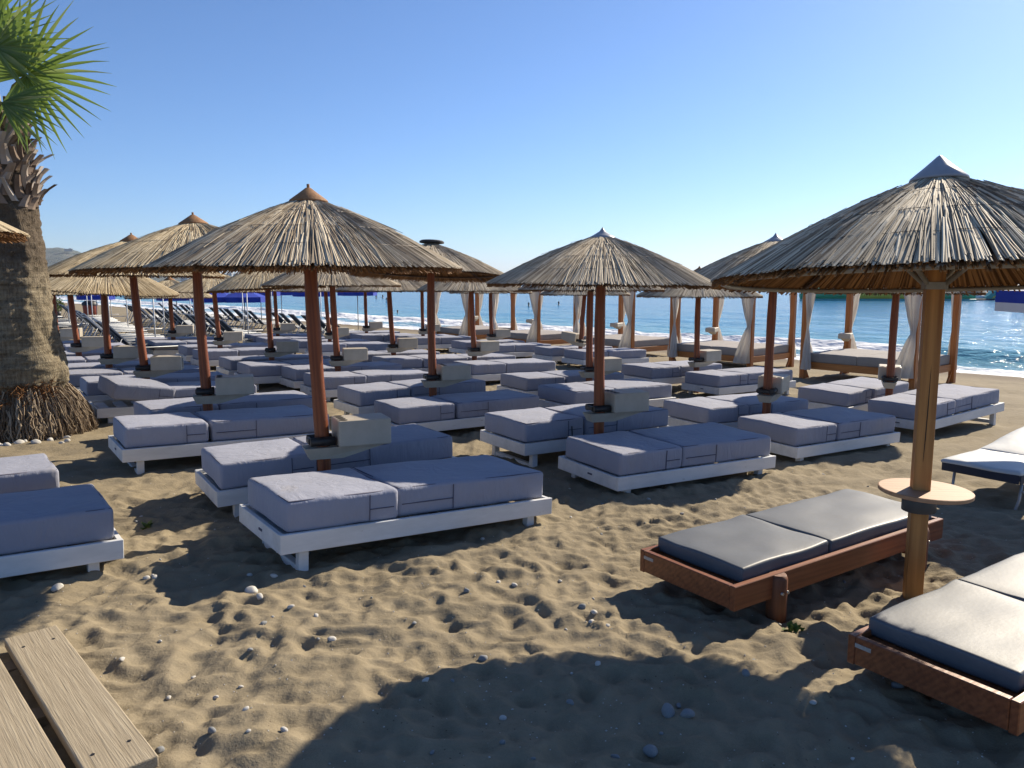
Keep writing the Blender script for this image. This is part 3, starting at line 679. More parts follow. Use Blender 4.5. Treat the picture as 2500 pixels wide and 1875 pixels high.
# ------------------------------------------------------------------ reed parasols
def thatch_meshes(seed, m):
    rnd = random.Random(seed); R0, rise = 1.10, 0.50
    def zc(r): return rise * (1 - r / R0) + 0.035 * math.sin(math.pi * min(r / R0, 1))
    out = MB()
    def reed_(mb, th, r0, r1, rad, lift, skew, sgn=1, under=False):
        pts = []
        for i in range(3):
            f = i / 2; r = r0 + (r1 - r0) * f; a = th + skew * (f - 0.3)
            pts.append((r * math.cos(a), r * math.sin(a), zc(r) + sgn * (lift + 0.002 * math.sin(f * 5 + th * 9))))
        vs = []
        for i, p in enumerate(pts):
            a = th + skew * (i / 2 - 0.3); q = (-math.sin(a) * rad * (0.8, 1, 1.05)[i], math.cos(a) * rad * (0.8, 1, 1.05)[i])
            h = rad * 0.55 * sgn * (1 if not under else -1)
            vs += [(p[0] - q[0], p[1] - q[1], p[2]), (p[0], p[1], p[2] + h), (p[0] + q[0], p[1] + q[1], p[2])]
        mb.add(vs, [(0, 1, 4, 3), (1, 2, 5, 4), (3, 4, 7, 6), (4, 5, 8, 7), (6, 7, 8)], False)
    clump = [rnd.uniform(0, 1) for _ in range(64)]
    def cl_(th): return clump[int(th / (2 * math.pi) * 64) % 64]
    for k in range(1250):
        th = 2 * math.pi * (k + rnd.uniform(-0.5, 0.5)) / 1250; c_ = cl_(th)
        reed_(out, th, rnd.uniform(0.05, 0.13), R0 + rnd.uniform(-0.03, 0.012) + 0.012 * c_, rnd.uniform(0.0036, 0.0056), rnd.uniform(0.0, 0.004) + 0.006 * c_, rnd.gauss(0, 0.022))
    for k in range(1150):
        th = rnd.uniform(0, 2 * math.pi); c_ = cl_(th)
        r0 = rnd.choice((0.26, 0.4, 0.52, 0.64, 0.76)) + rnd.uniform(-0.07, 0.07)
        reed_(out, th, r0, R0 + rnd.uniform(-0.05, 0.02) + 0.012 * c_, rnd.uniform(0.0042, 0.0066), rnd.uniform(0.003, 0.008) + 0.007 * c_, rnd.gauss(0, 0.022))
    for k in range(34):                                   # loose stalks lying on the cone
        th = rnd.uniform(0, 2 * math.pi); r0 = rnd.uniform(0.15, 0.8); l = rnd.uniform(0.12, 0.28); d_ = rnd.uniform(-0.25, 0.25); r1 = r0 + l * 0.95
        out.tube([(r0 * math.cos(th), r0 * math.sin(th), zc(r0) + 0.010), (r1 * math.cos(th + d_ * l / r1), r1 * math.sin(th + d_ * l / r1), zc(r1) + rnd.uniform(0.008, 0.028))], 0.0022, 3, True, False)
    tie = MB()
    for r in (0.36, 0.62, 0.86):
        pts = [((r + 0.008 * math.sin(k * 1.7)) * math.cos(k * math.pi / 32), (r + 0.008 * math.sin(k * 1.7)) * math.sin(k * math.pi / 32), zc(r) + 0.0105 + 0.003 * math.sin(k * 2.3)) for k in range(65)]
        tie.tube(pts, 0.0013, 3, False, False)
    lin = MB()
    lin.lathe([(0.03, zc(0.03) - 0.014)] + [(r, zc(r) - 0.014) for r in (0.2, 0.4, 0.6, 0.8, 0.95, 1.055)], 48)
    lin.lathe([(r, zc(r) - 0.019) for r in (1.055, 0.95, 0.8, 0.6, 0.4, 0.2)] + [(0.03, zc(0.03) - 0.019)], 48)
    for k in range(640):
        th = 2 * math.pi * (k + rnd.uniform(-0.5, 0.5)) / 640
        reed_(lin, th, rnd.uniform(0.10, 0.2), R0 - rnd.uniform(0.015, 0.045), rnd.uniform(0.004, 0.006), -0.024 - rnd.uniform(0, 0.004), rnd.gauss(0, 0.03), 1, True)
    for k in range(620):                                  # cut stalk ends round the rim
        th = 2 * math.pi * (k + rnd.uniform(-0.6, 0.6)) / 620; dz = rnd.uniform(-0.034, 0.0)
        lin.tube([((R0 - 0.06) * math.cos(th), (R0 - 0.06) * math.sin(th), zc(R0 - 0.06) + dz), ((R0 + rnd.uniform(-0.012, 0.014)) * math.cos(th), (R0 + rnd.uniform(-0.012, 0.014)) * math.sin(th), zc(R0) + dz - 0.003)], 0.0052, 4, True, False)
    return out.mesh('thatch', m), lin.mesh('lining', M['reed_under']), tie.mesh('tie_wire', M['brown_steel'])
TH = [thatch_meshes(1, M['reed']), thatch_meshes(2, M['reed_lite']), thatch_meshes(3, M['reed']), thatch_meshes(4, M['reed'])]
def frame_meshes(m):
    hoop = MB(); r = 0.93; zz = 0.50 * (1 - r / 1.1) - 0.033
    hoop.tube([(r * math.cos(2 * math.pi * k / 40), r * math.sin(2 * math.pi * k / 40), zz) for k in range(41)], 0.013, 6, False)
    rib = MB(); rib.tube([(0.05, 0, 0.435), (1.02, 0, 0.50 * (1 - 1.02 / 1.1) - 0.032)], 0.013, 6)
    st = MB(); st.tube([(0.05, 0, 0.10), (0.40, 0, 0.50 * (1 - 0.40 / 1.1) - 0.035)], 0.011, 6)
    return hoop.mesh('hoop', m), rib.mesh('rib', m), st.mesh('strut', m)
FRB, FRS = frame_meshes(M['brown_steel']), frame_meshes(M['steel'])
def cap_mesh(kind):
    m = MB()
    if kind == 'straw':
        m.lathe([(0.0, 0.56), (0.02, 0.555), (0.07, 0.518), (0.135, 0.472), (0.14, 0.462), (0.12, 0.455)], 24)
        m.tube([(0, 0, 0.54), (0, 0, 0.582)], 0.011, 6); return m.mesh('cap', M['cap_straw'])
    if kind == 'grey':
        m.lathe([(0.0, 0.585), (0.012, 0.578), (0.07, 0.528), (0.135, 0.476), (0.138, 0.464), (0.12, 0.462)], 24, smooth=True); return m.mesh('cap', M['cap_grey'])
    if kind == 'flat':
        m.lathe([(0.0, 0.53), (0.15, 0.53), (0.17, 0.515), (0.17, 0.495), (0.1, 0.485), (0.09, 0.44)], 24, smooth=False); return m.mesh('cap', M['cap_dark'])
    m.lathe([(0.0, 0.57), (0.012, 0.55), (0.03, 0.525), (0.085, 0.49), (0.13, 0.465), (0.13, 0.45)], 16)
    return m.mesh('cap', M['cap_grey'] if kind == 'peak' else M['cap_straw'])
CAPS = {k: cap_mesh(k) for k in ('straw', 'grey', 'flat', 'tip', 'peak')}
def post_mesh():
    m = MB(); rnd = random.Random(5); pts = []; rr = []
    for i in range(13):
        f = i / 12; pts.append((0.006 * math.sin(f * 7), 0.006 * math.cos(f * 5), f)); rr.append(0.056 + 0.003 * math.sin(f * 21) - 0.006 * f)
    m.tube(pts, rr, 12); return m.mesh('post', M['post'])
PST = post_mesh()
def tray_meshes():
    bx = MB(); bx.box((0.30, 0, 0.10), (0.40, 0.30, 0.20), bev=0.012, seg=2)
    br = MB()
    v = [(-0.14, -0.09, 0.0), (-0.14, 0.09, 0.0), (0.46, 0.12, 0.0), (0.46, -0.12, 0.0), (-0.10, -0.06, -0.09), (-0.10, 0.06, -0.09), (0.14, 0.08, -0.09), (0.14, -0.08, -0.09)]
    br.add(v, [(0, 1, 2, 3), (4, 7, 6, 5), (0, 4, 5, 1), (1, 5, 6, 2), (2, 6, 7, 3), (3, 7, 4, 0)])
    cl = MB()
    for s in (-1, 1): cl.tube([(-0.10, s * 0.075, 0.045), (0.085, s * 0.075, 0.045)], 0.034, 10)
    cl.box((-0.095, 0, 0.045), (0.03, 0.12, 0.045), bev=0.006, seg=1)
    ho = MB()
    for k in range(4):
        ho.lathe([(0.0, 0.0), (0.032, 0.0)], 14, (0.145, -0.105 + 0.07 * k, 0.2025), False)  # flat dark discs on the closed box, painted as the shade inside holes
    sl = MB(); sl.box((0.5015, 0, 0.1), (0.006, 0.035, 0.13))
    return bx.mesh('tray_box', M['tray']), br.mesh('bracket', M['tray']), cl.mesh('clamp', M['black']), ho.mesh('cup_hole', M['hole']), sl.mesh('slot', M['black'])
TRY = tray_meshes()
def reed_parasol(u, label):
    x, y, hr, rise, rad, tl, ln, cap, tyaw, var = UMB[u]
    z = gz(x, y)
    t = thing('reed_parasol', label, 'parasol', (x, y, z), (0, ln[0], 0), 'reed parasols between the daybeds')
    # the lean pivots at tray height so the tray keeps its place
    t.location.x -= math.sin(ln[0]) * 0.6
    inst('post', PST, t, (0, 0, -0.25), scale=(1, 1, hr + 0.25 + rise * 0.86))
    sc = (rad / 1.1, rad / 1.1, rise / 0.5); rz = random.uniform(0, 6.28); rot = (tl[0], tl[1] - ln[0], 0)
    E = Euler(rot).to_matrix() @ Euler((0, 0, rz)).to_matrix(); er = E.to_euler()
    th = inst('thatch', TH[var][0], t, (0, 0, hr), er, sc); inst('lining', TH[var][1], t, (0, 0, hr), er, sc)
    if y < 12: inst('tie_wire', TH[var][2], th)
    inst('cap', CAPS[cap], t, (0, 0, hr), er, sc)
    if y < 16:
        inst('hoop', FRB[0], t, (0, 0, hr), er, sc)
        for k in range(8):
            e2 = (Euler(rot).to_matrix() @ Euler((0, 0, rz + k * math.pi / 4)).to_matrix()).to_euler()
            inst('rib', FRB[1], t, (0, 0, hr), e2, sc)
            if k % 2 == 0: inst('strut', FRB[2], t, (0, 0, hr), e2, sc)
    if u != 0:
        tb = inst('tray_box', TRY[0], t, (0, 0, 0.60), (0, -ln[0], tyaw))
        inst('bracket', TRY[1], tb, (0, 0, -0.002)); inst('clamp', TRY[2], tb)
        if y < 13: inst('cup_hole', TRY[3], tb); inst('slot', TRY[4], tb)
    return t
CAPW = {'straw': 'orange straw cap', 'grey': 'grey peak cap', 'flat': 'flat dark cap', 'tip': 'pointed straw tip', 'peak': 'small grey peak'}
for row, ids in ROWS.items():
    for k, u in enumerate(ids):
        pos = ORD[k] + ' from left' if k else 'leftmost'
        lab = 'reed parasol with %s, %s, %s row of daybeds' % (CAPW[UMB[u][7]], pos, ROWN[row])
        if u == 0: lab = 'reed parasol whose edge peeks in at the left beside the palm trunk'
        reed_parasol(u, lab)

# the near right parasol: square pine post, steel ring, grey cap, round table
NX, NY = 2.37, 4.40; nz = gz(NX, NY)
t = thing('reed_parasol', 'large reed parasol on a square pine post with grey cap, nearest on the right', 'parasol', (NX, NY, nz))
m = MB(); m.box((0, 0, 0.95), (0.094, 0.094, 2.45), rot=Euler((0, 0, -0.28)), bev=0.008, seg=2); m.build('post', M['pine'], t)
m = MB(); cv = [(-0.006, -0.0475, 0.86), (-0.004, -0.0475, 1.0), (-0.001, -0.0475, 1.2), (0.001, -0.0475, 1.36), (0.0035, -0.0475, 1.42), (0.004, -0.0475, 1.2), (0.0015, -0.0475, 1.0), (-0.004, -0.0475, 0.86)]
m.add(cv + [(x_, -0.038, z_) for x_, y_, z_ in cv], [(0, 7, 6, 5, 4, 3, 2, 1)] + [(i, (i + 1) % 8, 8 + (i + 1) % 8, 8 + i) for i in range(8)]); m.build('crack', M['hole'], t, rot=(0, 0, -0.28))
tlt = (-0.062, 0.0, 0.0); sc = (1.2 / 1.1, 1.2 / 1.1, 0.58 / 0.5)
th = inst('thatch', TH[3][0], t, (0, 0, 1.90), tlt, sc); inst('tie_wire', TH[3][2], th); inst('lining', TH[3][1], t, (0, 0, 1.90), tlt, sc)
inst('cap', CAPS['grey'], t, (0, 0, 1.90), tlt, sc); inst('hoop', FRS[0], t, (0, 0, 1.835), tlt, (1.235, 1.235, 1.16))
for k in range(8):
    e2 = (Euler(tlt).to_matrix() @ Euler((0, 0, 0.3 + k * math.pi / 4)).to_matrix()).to_euler()
    inst('rib', FRB[1], t, (0, 0, 1.895), e2, sc)
    if k % 2 == 0: inst('strut', FRS[2], t, (0, 0, 1.69), Euler((0, 0, -0.28 + math.pi / 4 + k * math.pi / 4)), (1.09, 1.09, 1.72))
m = MB()
for s in (-1, 1):
    m.box((s * 0.053, 0, 1.86), (0.008, 0.116, 0.04)); m.box((0, s * 0.053, 1.86), (0.098, 0.008, 0.04))
m.build('bracket', M['steel'], t, rot=(0, 0, -0.28))
m = MB(); m.lathe([(0.085, 0.0), (0.245, 0.0), (0.25, 0.003), (0.25, 0.022), (0.245, 0.025), (0.085, 0.025)], 48, smooth=False)
m.lathe([(0.0, 0.0245), (0.09, 0.0245)], 24); m.lathe([(0.0, 0.001), (0.09, 0.001)], 24)
m.build('table_top', M['table'], t, (0.03, 0.0, 0.665), (0.0, 0.02, 0))
m = MB(); m.lathe([(0.088, 0.0), (0.092, 0.002), (0.092, 0.10), (0.088, 0.102), (0.07, 0.102)], 24); m.build('sleeve', M['pvc'], t, (0, 0, 0.56))

# ------------------------------------------------------------------ wooden loungers, front right
def vinyl_cushion(lx, wy, h, seed): return cushion_mesh(lx, wy, h, seed, 'cushion', M['vinyl'], 0.014, 0.005)
def wood_lounger(x, y, yaw, label):
    t = thing('wooden_lounger', label, 'sun lounger', (x, y, gz(x, y)), (0, 0, yaw), 'wooden loungers with charcoal cushions')
    L, W, th, z0, z1 = 2.10, 0.71, 0.036, 0.165, 0.30
    zc, h = (z0 + z1) / 2, z1 - z0
    for s in (-1, 1):
        m = MB(); m.box((0, s * (W - th) / 2, zc), (L, th, h), bev=0.004, seg=1); m.build('side_board', M['lounger_wood'], t)
        m = MB(); m.box((s * (L - th) / 2, 0, zc + 0.002), (th, W - 2 * th - 0.002, h - 0.006), bev=0.004, seg=1); m.build('end_board', M['lounger_wood'], t)
    m = MB()
    for k in range(14): m.box((-0.95 + k * 0.146, 0, 0.255), (0.09, W - 2 * th - 0.01, 0.02))
    m.build('slats', M['lounger_wood'], t)
    for sx in (-0.69, 0.77):
        for s in (-1, 1):
            l = MB(); l.tube([(0, 0, -0.2), (0, 0, 0.27), (0, 0, 0.295)], [0.055, 0.055, 0.045], 14); lo = l.build('leg', M['log'], t, (sx, s * (W / 2 - 0.008), 0))
            b_ = MB()
            for dx in (-0.022, 0.024): b_.tube([(dx, s * 0.04, 0.20), (dx, s * 0.058, 0.20)], 0.009, 8)
            b_.build('bolt', M['bolt'], lo)
    m = MB(); m.box((0.75, 0, 0.13), (0.05, W, 0.06)); m.build('crossbar', M['lounger_wood'], t)
    inst('head_cushion', vinyl_cushion(0.78, 0.63, 0.092, 31), t, (-0.535, 0.02, 0.314))
    inst('main_cushion', vinyl_cushion(1.14, 0.63, 0.092, 32), t, (0.44, 0.02, 0.314))
    m = MB(); m.box((-L / 2 - 0.0015, 0.28, 0.262), (0.003, 0.075, 0.018)); m.build('tag', M['tag'], t)
    return t
wood_lounger(1.83, 4.76, 0.597, 'brown wooden lounger with charcoal cushion behind the square parasol post')
wood_lounger(2.585, 3.63, 0.597, 'brown wooden lounger with charcoal cushion cut off at the lower right corner')

# ------------------------------------------------------------------ pale folding lounger at the right edge
t = thing('folding_lounger', 'pale cushioned metal folding lounger with raised back at the right edge', 'sun lounger', (4.0, 6.50, gz(4.0, 6.5)), (0, 0, 0.62))
inst('seat_cushion', cushion_mesh(0.70, 0.62, 0.05, 41, 'seat_cushion', M['white_vinyl'], 0.02, 0.012), t, (0.35, 0, 0.368))
inst('back_cushion', cushion_mesh(1.15, 0.62, 0.07, 42, 'back_cushion', M['white_vinyl'], 0.02, 0.02), t, (0.71 + 0.57, 0, 0.355 + 0.075), (0, -0.12, 0))
m = MB(); m.box((0.34, 0, 0.315), (0.69, 0.60, 0.012)); m.build('seat_underside', M['navy'], t)
m = MB(); m.box((-0.006, 0, 0.325), (0.012, 0.622, 0.075), bev=0.004, seg=1); m.box((0.345, -0.317, 0.325), (0.70, 0.012, 0.075), bev=0.004, seg=1); m.build('cushion_skirt', M['navy'], t)
m = MB()
for s in (-0.27, 0.27):
    m.tube([(0.0, s, 0.30), (0.72, s, 0.30), (1.85, s, 0.43)], 0.013, 8); m.tube([(0.72, s, 0.30), (1.9, s, 0.30)], 0.013, 8)
m.build('frame', M['alu'], t)
for (x0, x1) in ((0.16, 0.10), (1.5, 1.62)):
    m = MB(); m.tube([(x0, -0.27, 0.30), (x0 * 0.5 + x1 * 0.5, -0.27, 0.12), (x1, -0.25, 0.0), (x1, -0.2, -0.012), (x1, 0.2, -0.012), (x1, 0.25, 0.0), (x0 * 0.5 + x1 * 0.5, 0.27, 0.12), (x0, 0.27, 0.30)], 0.013, 8); m.build('leg', M['alu'], t)
m = MB(); m.tube([(0.13, -0.30, 0.20), (0.9, -0.34, 0.05), (1.1, -0.33, 0.08), (1.35, -0.3, 0.25)], 0.011, 8); m.build('brace', M['alu'], t)

# ------------------------------------------------------------------ blue and white parasol cut off at the right edge
def cloth_parasol(x, y, label, rad, rim, rise, val, top, bands, name='cloth_parasol', group=None, pole=None):
    z = gz(x, y); t = thing(name, label, 'parasol', (x, y, z), (0, 0, 0.3), group)
    n = 8
    m = MB(); m.lathe([(0.0, rise), (0.03, rise - 0.005), (rad * 0.5, rise * 0.52), (rad, 0.0), (rad - 0.004, -0.006), (rad * 0.5, rise * 0.5 - 0.01), (0.02, rise - 0.02)], n, smooth=False); m.build('canopy', M[top], t, (0, 0, rim))
    zt = 0.0
    for mm, hh in bands:
        m = MB(); m.lathe([(rad + 0.003, zt), (rad + 0.003, zt - hh), (rad - 0.004, zt - hh), (rad - 0.004, zt)], n, smooth=False); m.build('valance', M[mm], t, (0, 0, rim)); zt -= hh
    m = MB(); m.tube([(0, 0, -0.2), (0, 0, rim + rise + 0.05)], 0.019, 8); m.build('pole', M[pole or 'alu'], t)
    for k in range(n):
        th = 2 * math.pi * k / n; m = MB(); m.tube([(0.02 * math.cos(th), 0.02 * math.sin(th), rim + rise * 0.93), (rad * 0.98 * math.cos(th), rad * 0.98 * math.sin(th), rim - 0.012)], 0.006, 4); m.build('rib', M['alu'], t)
    return t
cloth_parasol(5.45, 7.30, 'white topped parasol with blue and grey valance at the right edge', 0.80, 1.90, 0.26, 0.2, 'white_cloth', (('blue_cloth', 0.115), ('white_cloth', 0.085)))

# ------------------------------------------------------------------ four-post beach beds by the water
def curtain_mesh(seed, h=1.85):
    rnd = random.Random(seed); m = MB(); n = 40; rows = 22; tie = rnd.uniform(0.50, 0.60)
    vs = []; ph = rnd.uniform(0, 6.28); sway = rnd.uniform(0.05, 0.18)
    for i in range(rows):
        f = i / (rows - 1); z = h * (1 - f)
        if f < tie: k = 1 - f / tie; wd = 0.035 + 0.12 * k ** 0.8; cx = 0.05 + 0.07 * k
        else: k = (f - tie) / (1 - tie); wd = 0.035 + 0.14 * k ** 0.7; cx = 0.05 + sway * k
        for j in range(n):
            a = 2 * math.pi * j / n
            pl = 1 + 0.24 * math.sin(a * 6 + ph + f * 4) + 0.16 * math.sin(a * 11 + f * 7 + ph * 2) + 0.22 * mnoise.noise(Vector((math.cos(a) * 2, math.sin(a) * 2 + seed * 5, f * 5)))
            vs.append((cx + wd * math.cos(a) * pl, 0.05 + wd * 0.5 * math.sin(a) * pl, z))
    fs = [(i * n + j, i * n + (j + 1) % n, (i + 1) * n + (j + 1) % n, (i + 1) * n + j) for i in range(rows - 1) for j in range(n)]
    m.add(vs, fs, True); zt = h * (1 - tie)
    return m.mesh('curtain', M['curtain'])
CUR = [curtain_mesh(s) for s in range(4)]
GL, GW = 1.95, 2.35
gp = MB(); gp.box((0, 0, 1.05), (0.12, 0.12, 2.5), bev=0.006, seg=1); GPOST = gp.mesh('corner_post', M['gaz'])
gm = [cushion_mesh(1.86, 1.12, 0.20, 50 + i, 'mattress', M['taupe'], 0.025, 0.012) for i in range(2)]
gb = MB(); gb.box((0, 0, 0), (GL - 0.13, 0.04, 0.15), bev=0.003, seg=1); GSIDE = gb.mesh('bed_rail', M['gazx'])
gb = MB(); gb.box((0, 0, 0), (GW - 0.13, 0.04, 0.15), bev=0.003, seg=1); GEND = gb.mesh('bed_rail', M['gazx'])
gb = MB(); gb.box((0, 0, 0), (GL + 0.2, 0.05, 0.12)); GTOPX = gb.mesh('top_beam', M['gazx'])
gb = MB(); gb.box((0, 0, 0), (GW - 0.14, 0.05, 0.12)); GTOPY = gb.mesh('top_beam', M['gazx'])
gb = MB(); gb.box((0, 0, 0), (0.04, 0.04, 0.45)); GBR = gb.mesh('brace', M['gaz'])
gb = MB()
for k in range(6): gb.box((-0.8 + k * 0.32, 0, 0), (0.1, GW - 0.14, 0.03))
GSL = gb.mesh('slats', M['gazx'])
tb_ = MB(); tb_.box((-0.2, 0, 0), (0.42, 0.27, 0.12), bev=0.01, seg=1); tb_.add([(-0.3, -0.1, -0.06), (-0.3, 0.1, -0.06), (0.0, 0.1, -0.06), (0.0, -0.1, -0.06), (-0.08, -0.05, -0.14), (-0.08, 0.05, -0.14), (0, 0.05, -0.14), (0, -0.05, -0.14)], [(4, 7, 6, 5), (0, 4, 5, 1), (1, 5, 6, 2), (2, 6, 7, 3), (3, 7, 4, 0)])
GTRAY = tb_.mesh('tray', M['tray'])
def beach_bed(x, y, yaw, dz, label, curt, tray=True):
    t = thing('four_post_bed', label, 'beach bed', (x, y, gz(x, y) + dz), (0, 0, yaw), 'four post beach beds by the water')
    for sx in (-1, 1):
        for sy in (-1, 1):
            inst('corner_post', GPOST, t, (sx * GL / 2, sy * GW / 2, 0))
    for s in (-1, 1):
        inst('bed_rail', GSIDE, t, (0, s * (GW / 2 - 0.02), 0.29)); inst('bed_rail', GEND, t, (s * (GL / 2 - 0.02), 0, 0.29), (0, 0, math.pi / 2))
        inst('top_beam', GTOPX, t, (0, s * GW / 2, 2.36)); inst('top_beam', GTOPY, t, (s * GL / 2, 0, 2.355), (0, 0, math.pi / 2))
        inst('mattress', gm[0 if s < 0 else 1], t, (0, s * 0.565, 0.46))
        for q in (-1, 1): inst('brace', GBR, t, (s * (GL / 2 - 0.13), q * GW / 2, 0.12), (0, s * 0.6, 0))
    inst('slats', GSL, t, (0, 0, 0.34))
    for i, (sx, sy, kind, rz) in enumerate(curt):
        inst('curtain', CUR[kind], t, (sx * GL / 2, sy * GW / 2, 0.22), (0, 0, rz))
    if tray: inst('tray', GTRAY, t, (GL / 2 - 0.065, GW / 2, 0.86), (0, 0, 0.35))
    return t
CB = ((-1, 1, 0, -0.4), (-1, 1, 1, -2.6), (1, 1, 2, -0.7), (1, -1, 3, 0.2), (-1, -1, 1, 2.2))
BB = [(7.962, 16.889, 0.70, 0.06), (5.785, 20.49, 0.72, 0.0), (3.45, 23.6, 0.66, -0.03), (0.85, 26.4, 0.68, -0.05), (-1.45, 29.1, 0.64, -0.06)]
for i, (x, y, yw, dz) in enumerate(BB):
    beach_bed(x, y, yw, dz, 'wooden four post bed with white tied curtains by the water, %s' % (['rightmost, nearest', 'second from right', 'third from right', 'second from left', 'leftmost, farthest'][i]),
              CB if i % 2 == 0 else CB[1:] + ((-1, 1, 2, -0.2),))

# ------------------------------------------------------------------ far rows of folding loungers, parasols and bare poles
def sling_lounger_proto():
    t = thing('sling_lounger', 'grey folding sling lounger with raised back in the far rows', 'sun lounger', group='grey sling loungers in the far rows')
    m = MB(); m.box((0.35, 0, 0.34), (1.2, 0.56, 0.02)); m.build('sling_seat', M['sling'], t)
    a = R(47); c, s = math.cos(a), math.sin(a)
    m = MB(); m.box((-0.25 - 0.36 * c, 0, 0.34 + 0.36 * s), (0.74, 0.56, 0.02), rot=Euler((0, a, 0))); m.build('sling_back', M['sling'], t)
    m = MB()
    for q in (-0.3, 0.3):
        m.tube([(0.98, q, 0.34), (-0.25, q, 0.34), (-0.25 - 0.76 * c, q, 0.34 + 0.76 * s)], 0.018, 6)
        m.tube([(0.8, q, 0.34), (0.7, q, -0.05)], 0.016, 6); m.tube([(-0.1, q, 0.34), (-0.45, q, -0.05)], 0.016, 6); m.tube([(-0.5, q, 0.58), (-0.75, q, 0.1), (-0.75, q, -0.05)], 0.014, 6)
    m.tube([(0.7, -0.3, 0.0), (0.7, 0.3, 0.0)], 0.014, 6); m.tube([(-0.45, -0.3, 0.0), (-0.45, 0.3, 0.0)], 0.014, 6)
    m.tube([(-0.25 - 0.76 * c, -0.3, 0.34 + 0.76 * s), (-0.25 - 0.76 * c, 0.3, 0.34 + 0.76 * s)], 0.018, 6)
    m.build('frame', M['alu'], t)
    return t
SL = sling_lounger_proto(); first = True
NUM = 'one two three four five six seven eight nine ten eleven twelve thirteen fourteen fifteen sixteen seventeen eighteen nineteen twenty twenty-one twenty-two twenty-three twenty-four twenty-five twenty-six twenty-seven'.split()
rows_l = [((-8.9, 18.6), (-0.53, 0.848), 22, 1.05, 'nearest'), ((-7.6, 22.5), (-0.55, 0.835), 20, 1.05, 'second'), ((-5.4, 26.2), (-0.6, 0.80), 22, 1.1, 'third'), ((-16.0, 27.0), (-0.56, 0.83), 26, 1.2, 'fourth')]
for (p0, d, n, sp, nm) in rows_l:
    for k in range(n):
        if k % 7 == 6: continue
        o = SL if first else copy_tree(SL)
        first = False
        x = p0[0] + d[0] * sp * k + random.uniform(-.08, .08); y = p0[1] + d[1] * sp * k + random.uniform(-.08, .08)
        o.location = (x, y, gz(x, y)); o.rotation_euler = (0, 0, 0.62 + random.uniform(-.07, .07))
        o['label'] = 'grey sling lounger, number %s from the near end of the %s far row' % (NUM[k], nm)
        o['group'] = 'sling loungers, %s far row' % nm
spots = [(240, 38, 731), (435, 36, 733), (530, 30, 737), (600, 30, 737), (640, 35, 722), (770, 32, 723), (875, 34, 721), (690, 38, 720)]
plab = ['far blue parasol above the red bin', 'far blue parasol in the middle of the lounger rows', 'drooping far blue parasol, left of the two lowest ones', 'drooping far blue parasol, right of the two lowest ones',
        'far blue parasol between two dark parasol posts', 'far blue parasol just right of the leaning front parasol post', 'far blue parasol furthest right, half behind the reed parasols', 'far blue parasol half hidden behind the front parasol post']
for i, (q, y, pb) in enumerate(spots):
    x = (q - 1250) / 1900 * y; rim_ = 1.77 - (pb - 684) / 1900 * y - gz(x, y) + 0.2
    cloth_parasol(x, y, plab[i], 0.85, rim_, 0.32, 0.2, 'blue_cloth', (('blue_cloth', 0.2),), 'blue_parasol', 'blue parasols along the far beach', 'alu')
pp = thing('parasol_stand', 'bare white parasol pole standing among the far loungers', 'pole', group='bare white parasol poles among the far loungers')
m = MB(); m.tube([(0, 0, -0.1), (0, 0, 1.75)], 0.018, 8); m.build('pole', M['white_paint'], pp)
m = MB(); m.tube([(0, 0, 0.32), (0.75, 0.1, 0.32)], 0.015, 6); m.build('arm', M['white_paint'], pp)
pz = [(-18.2, 33.5), (-17.2, 32.0), (-16.0, 31.0), (-16.8, 29.6), (-15.2, 29.0), (-13.6, 27.6), (-12.6, 26.5), (-10.0, 21.8), (-11.6, 26.0), (-14.0, 34.0), (-12.5, 33.0), (-11.2, 27.5), (-9.3, 27.0), (-8.2, 24.2), (-10.6, 34.5), (-6.8, 27.8), (-19.5, 38.0), (-21.0, 40.0)]
for i, (x, y) in enumerate(pz):
    o = pp if i == 0 else copy_tree(pp); o.location = (x, y, gz(x, y)); o.rotation_euler = (0, 0, random.uniform(-.4, .9))

# red bin and shrub
x, y = -21.6, 40.0
t = thing('litter_bin', 'faded red litter bin with dark lid on the far beach', 'bin', (x, y, gz(x, y)))
m = MB(); m.lathe([(0.0, 0), (0.30, 0), (0.34, 0.75), (0.35, 0.8)], 20); m.build('bin_body', M['red'], t)
m = MB(); m.lathe([(0.37, 0.78), (0.37, 0.9), (0.22, 1.02), (0.0, 1.04)], 20); m.build('lid', M['black'], t)
x, y = -25.9, 44.5
t = thing('potted_shrub', 'small green shrub beside the far loungers at the palm trunk', 'shrub', (x, y, gz(x, y)))
m = MB(); m.lathe([(0.0, 0), (0.16, 0), (0.2, 0.3), (0.18, 0.3), (0, 0.28)], 16); m.build('pot', M['black'], t)
m = MB(); rnd = random.Random(9)
for k in range(420):
    th, ph = rnd.uniform(0, 6.28), math.acos(rnd.uniform(-1, 1)); r = 0.38 * rnd.random() ** 0.4
    c = Vector((r * math.sin(ph) * math.cos(th), r * math.sin(ph) * math.sin(th), 0.65 + 1.1 * r * math.cos(ph)))
    d = Vector((rnd.gauss(0, 1), rnd.gauss(0, 1), rnd.gauss(0, 1))).normalized(); e = d.orthogonal().normalized()
    m.add([c - d * .06, c + e * .03, c + d * .06, c - e * .03], [(0, 1, 2, 3)])
m.build('foliage', M['leaf'], t)

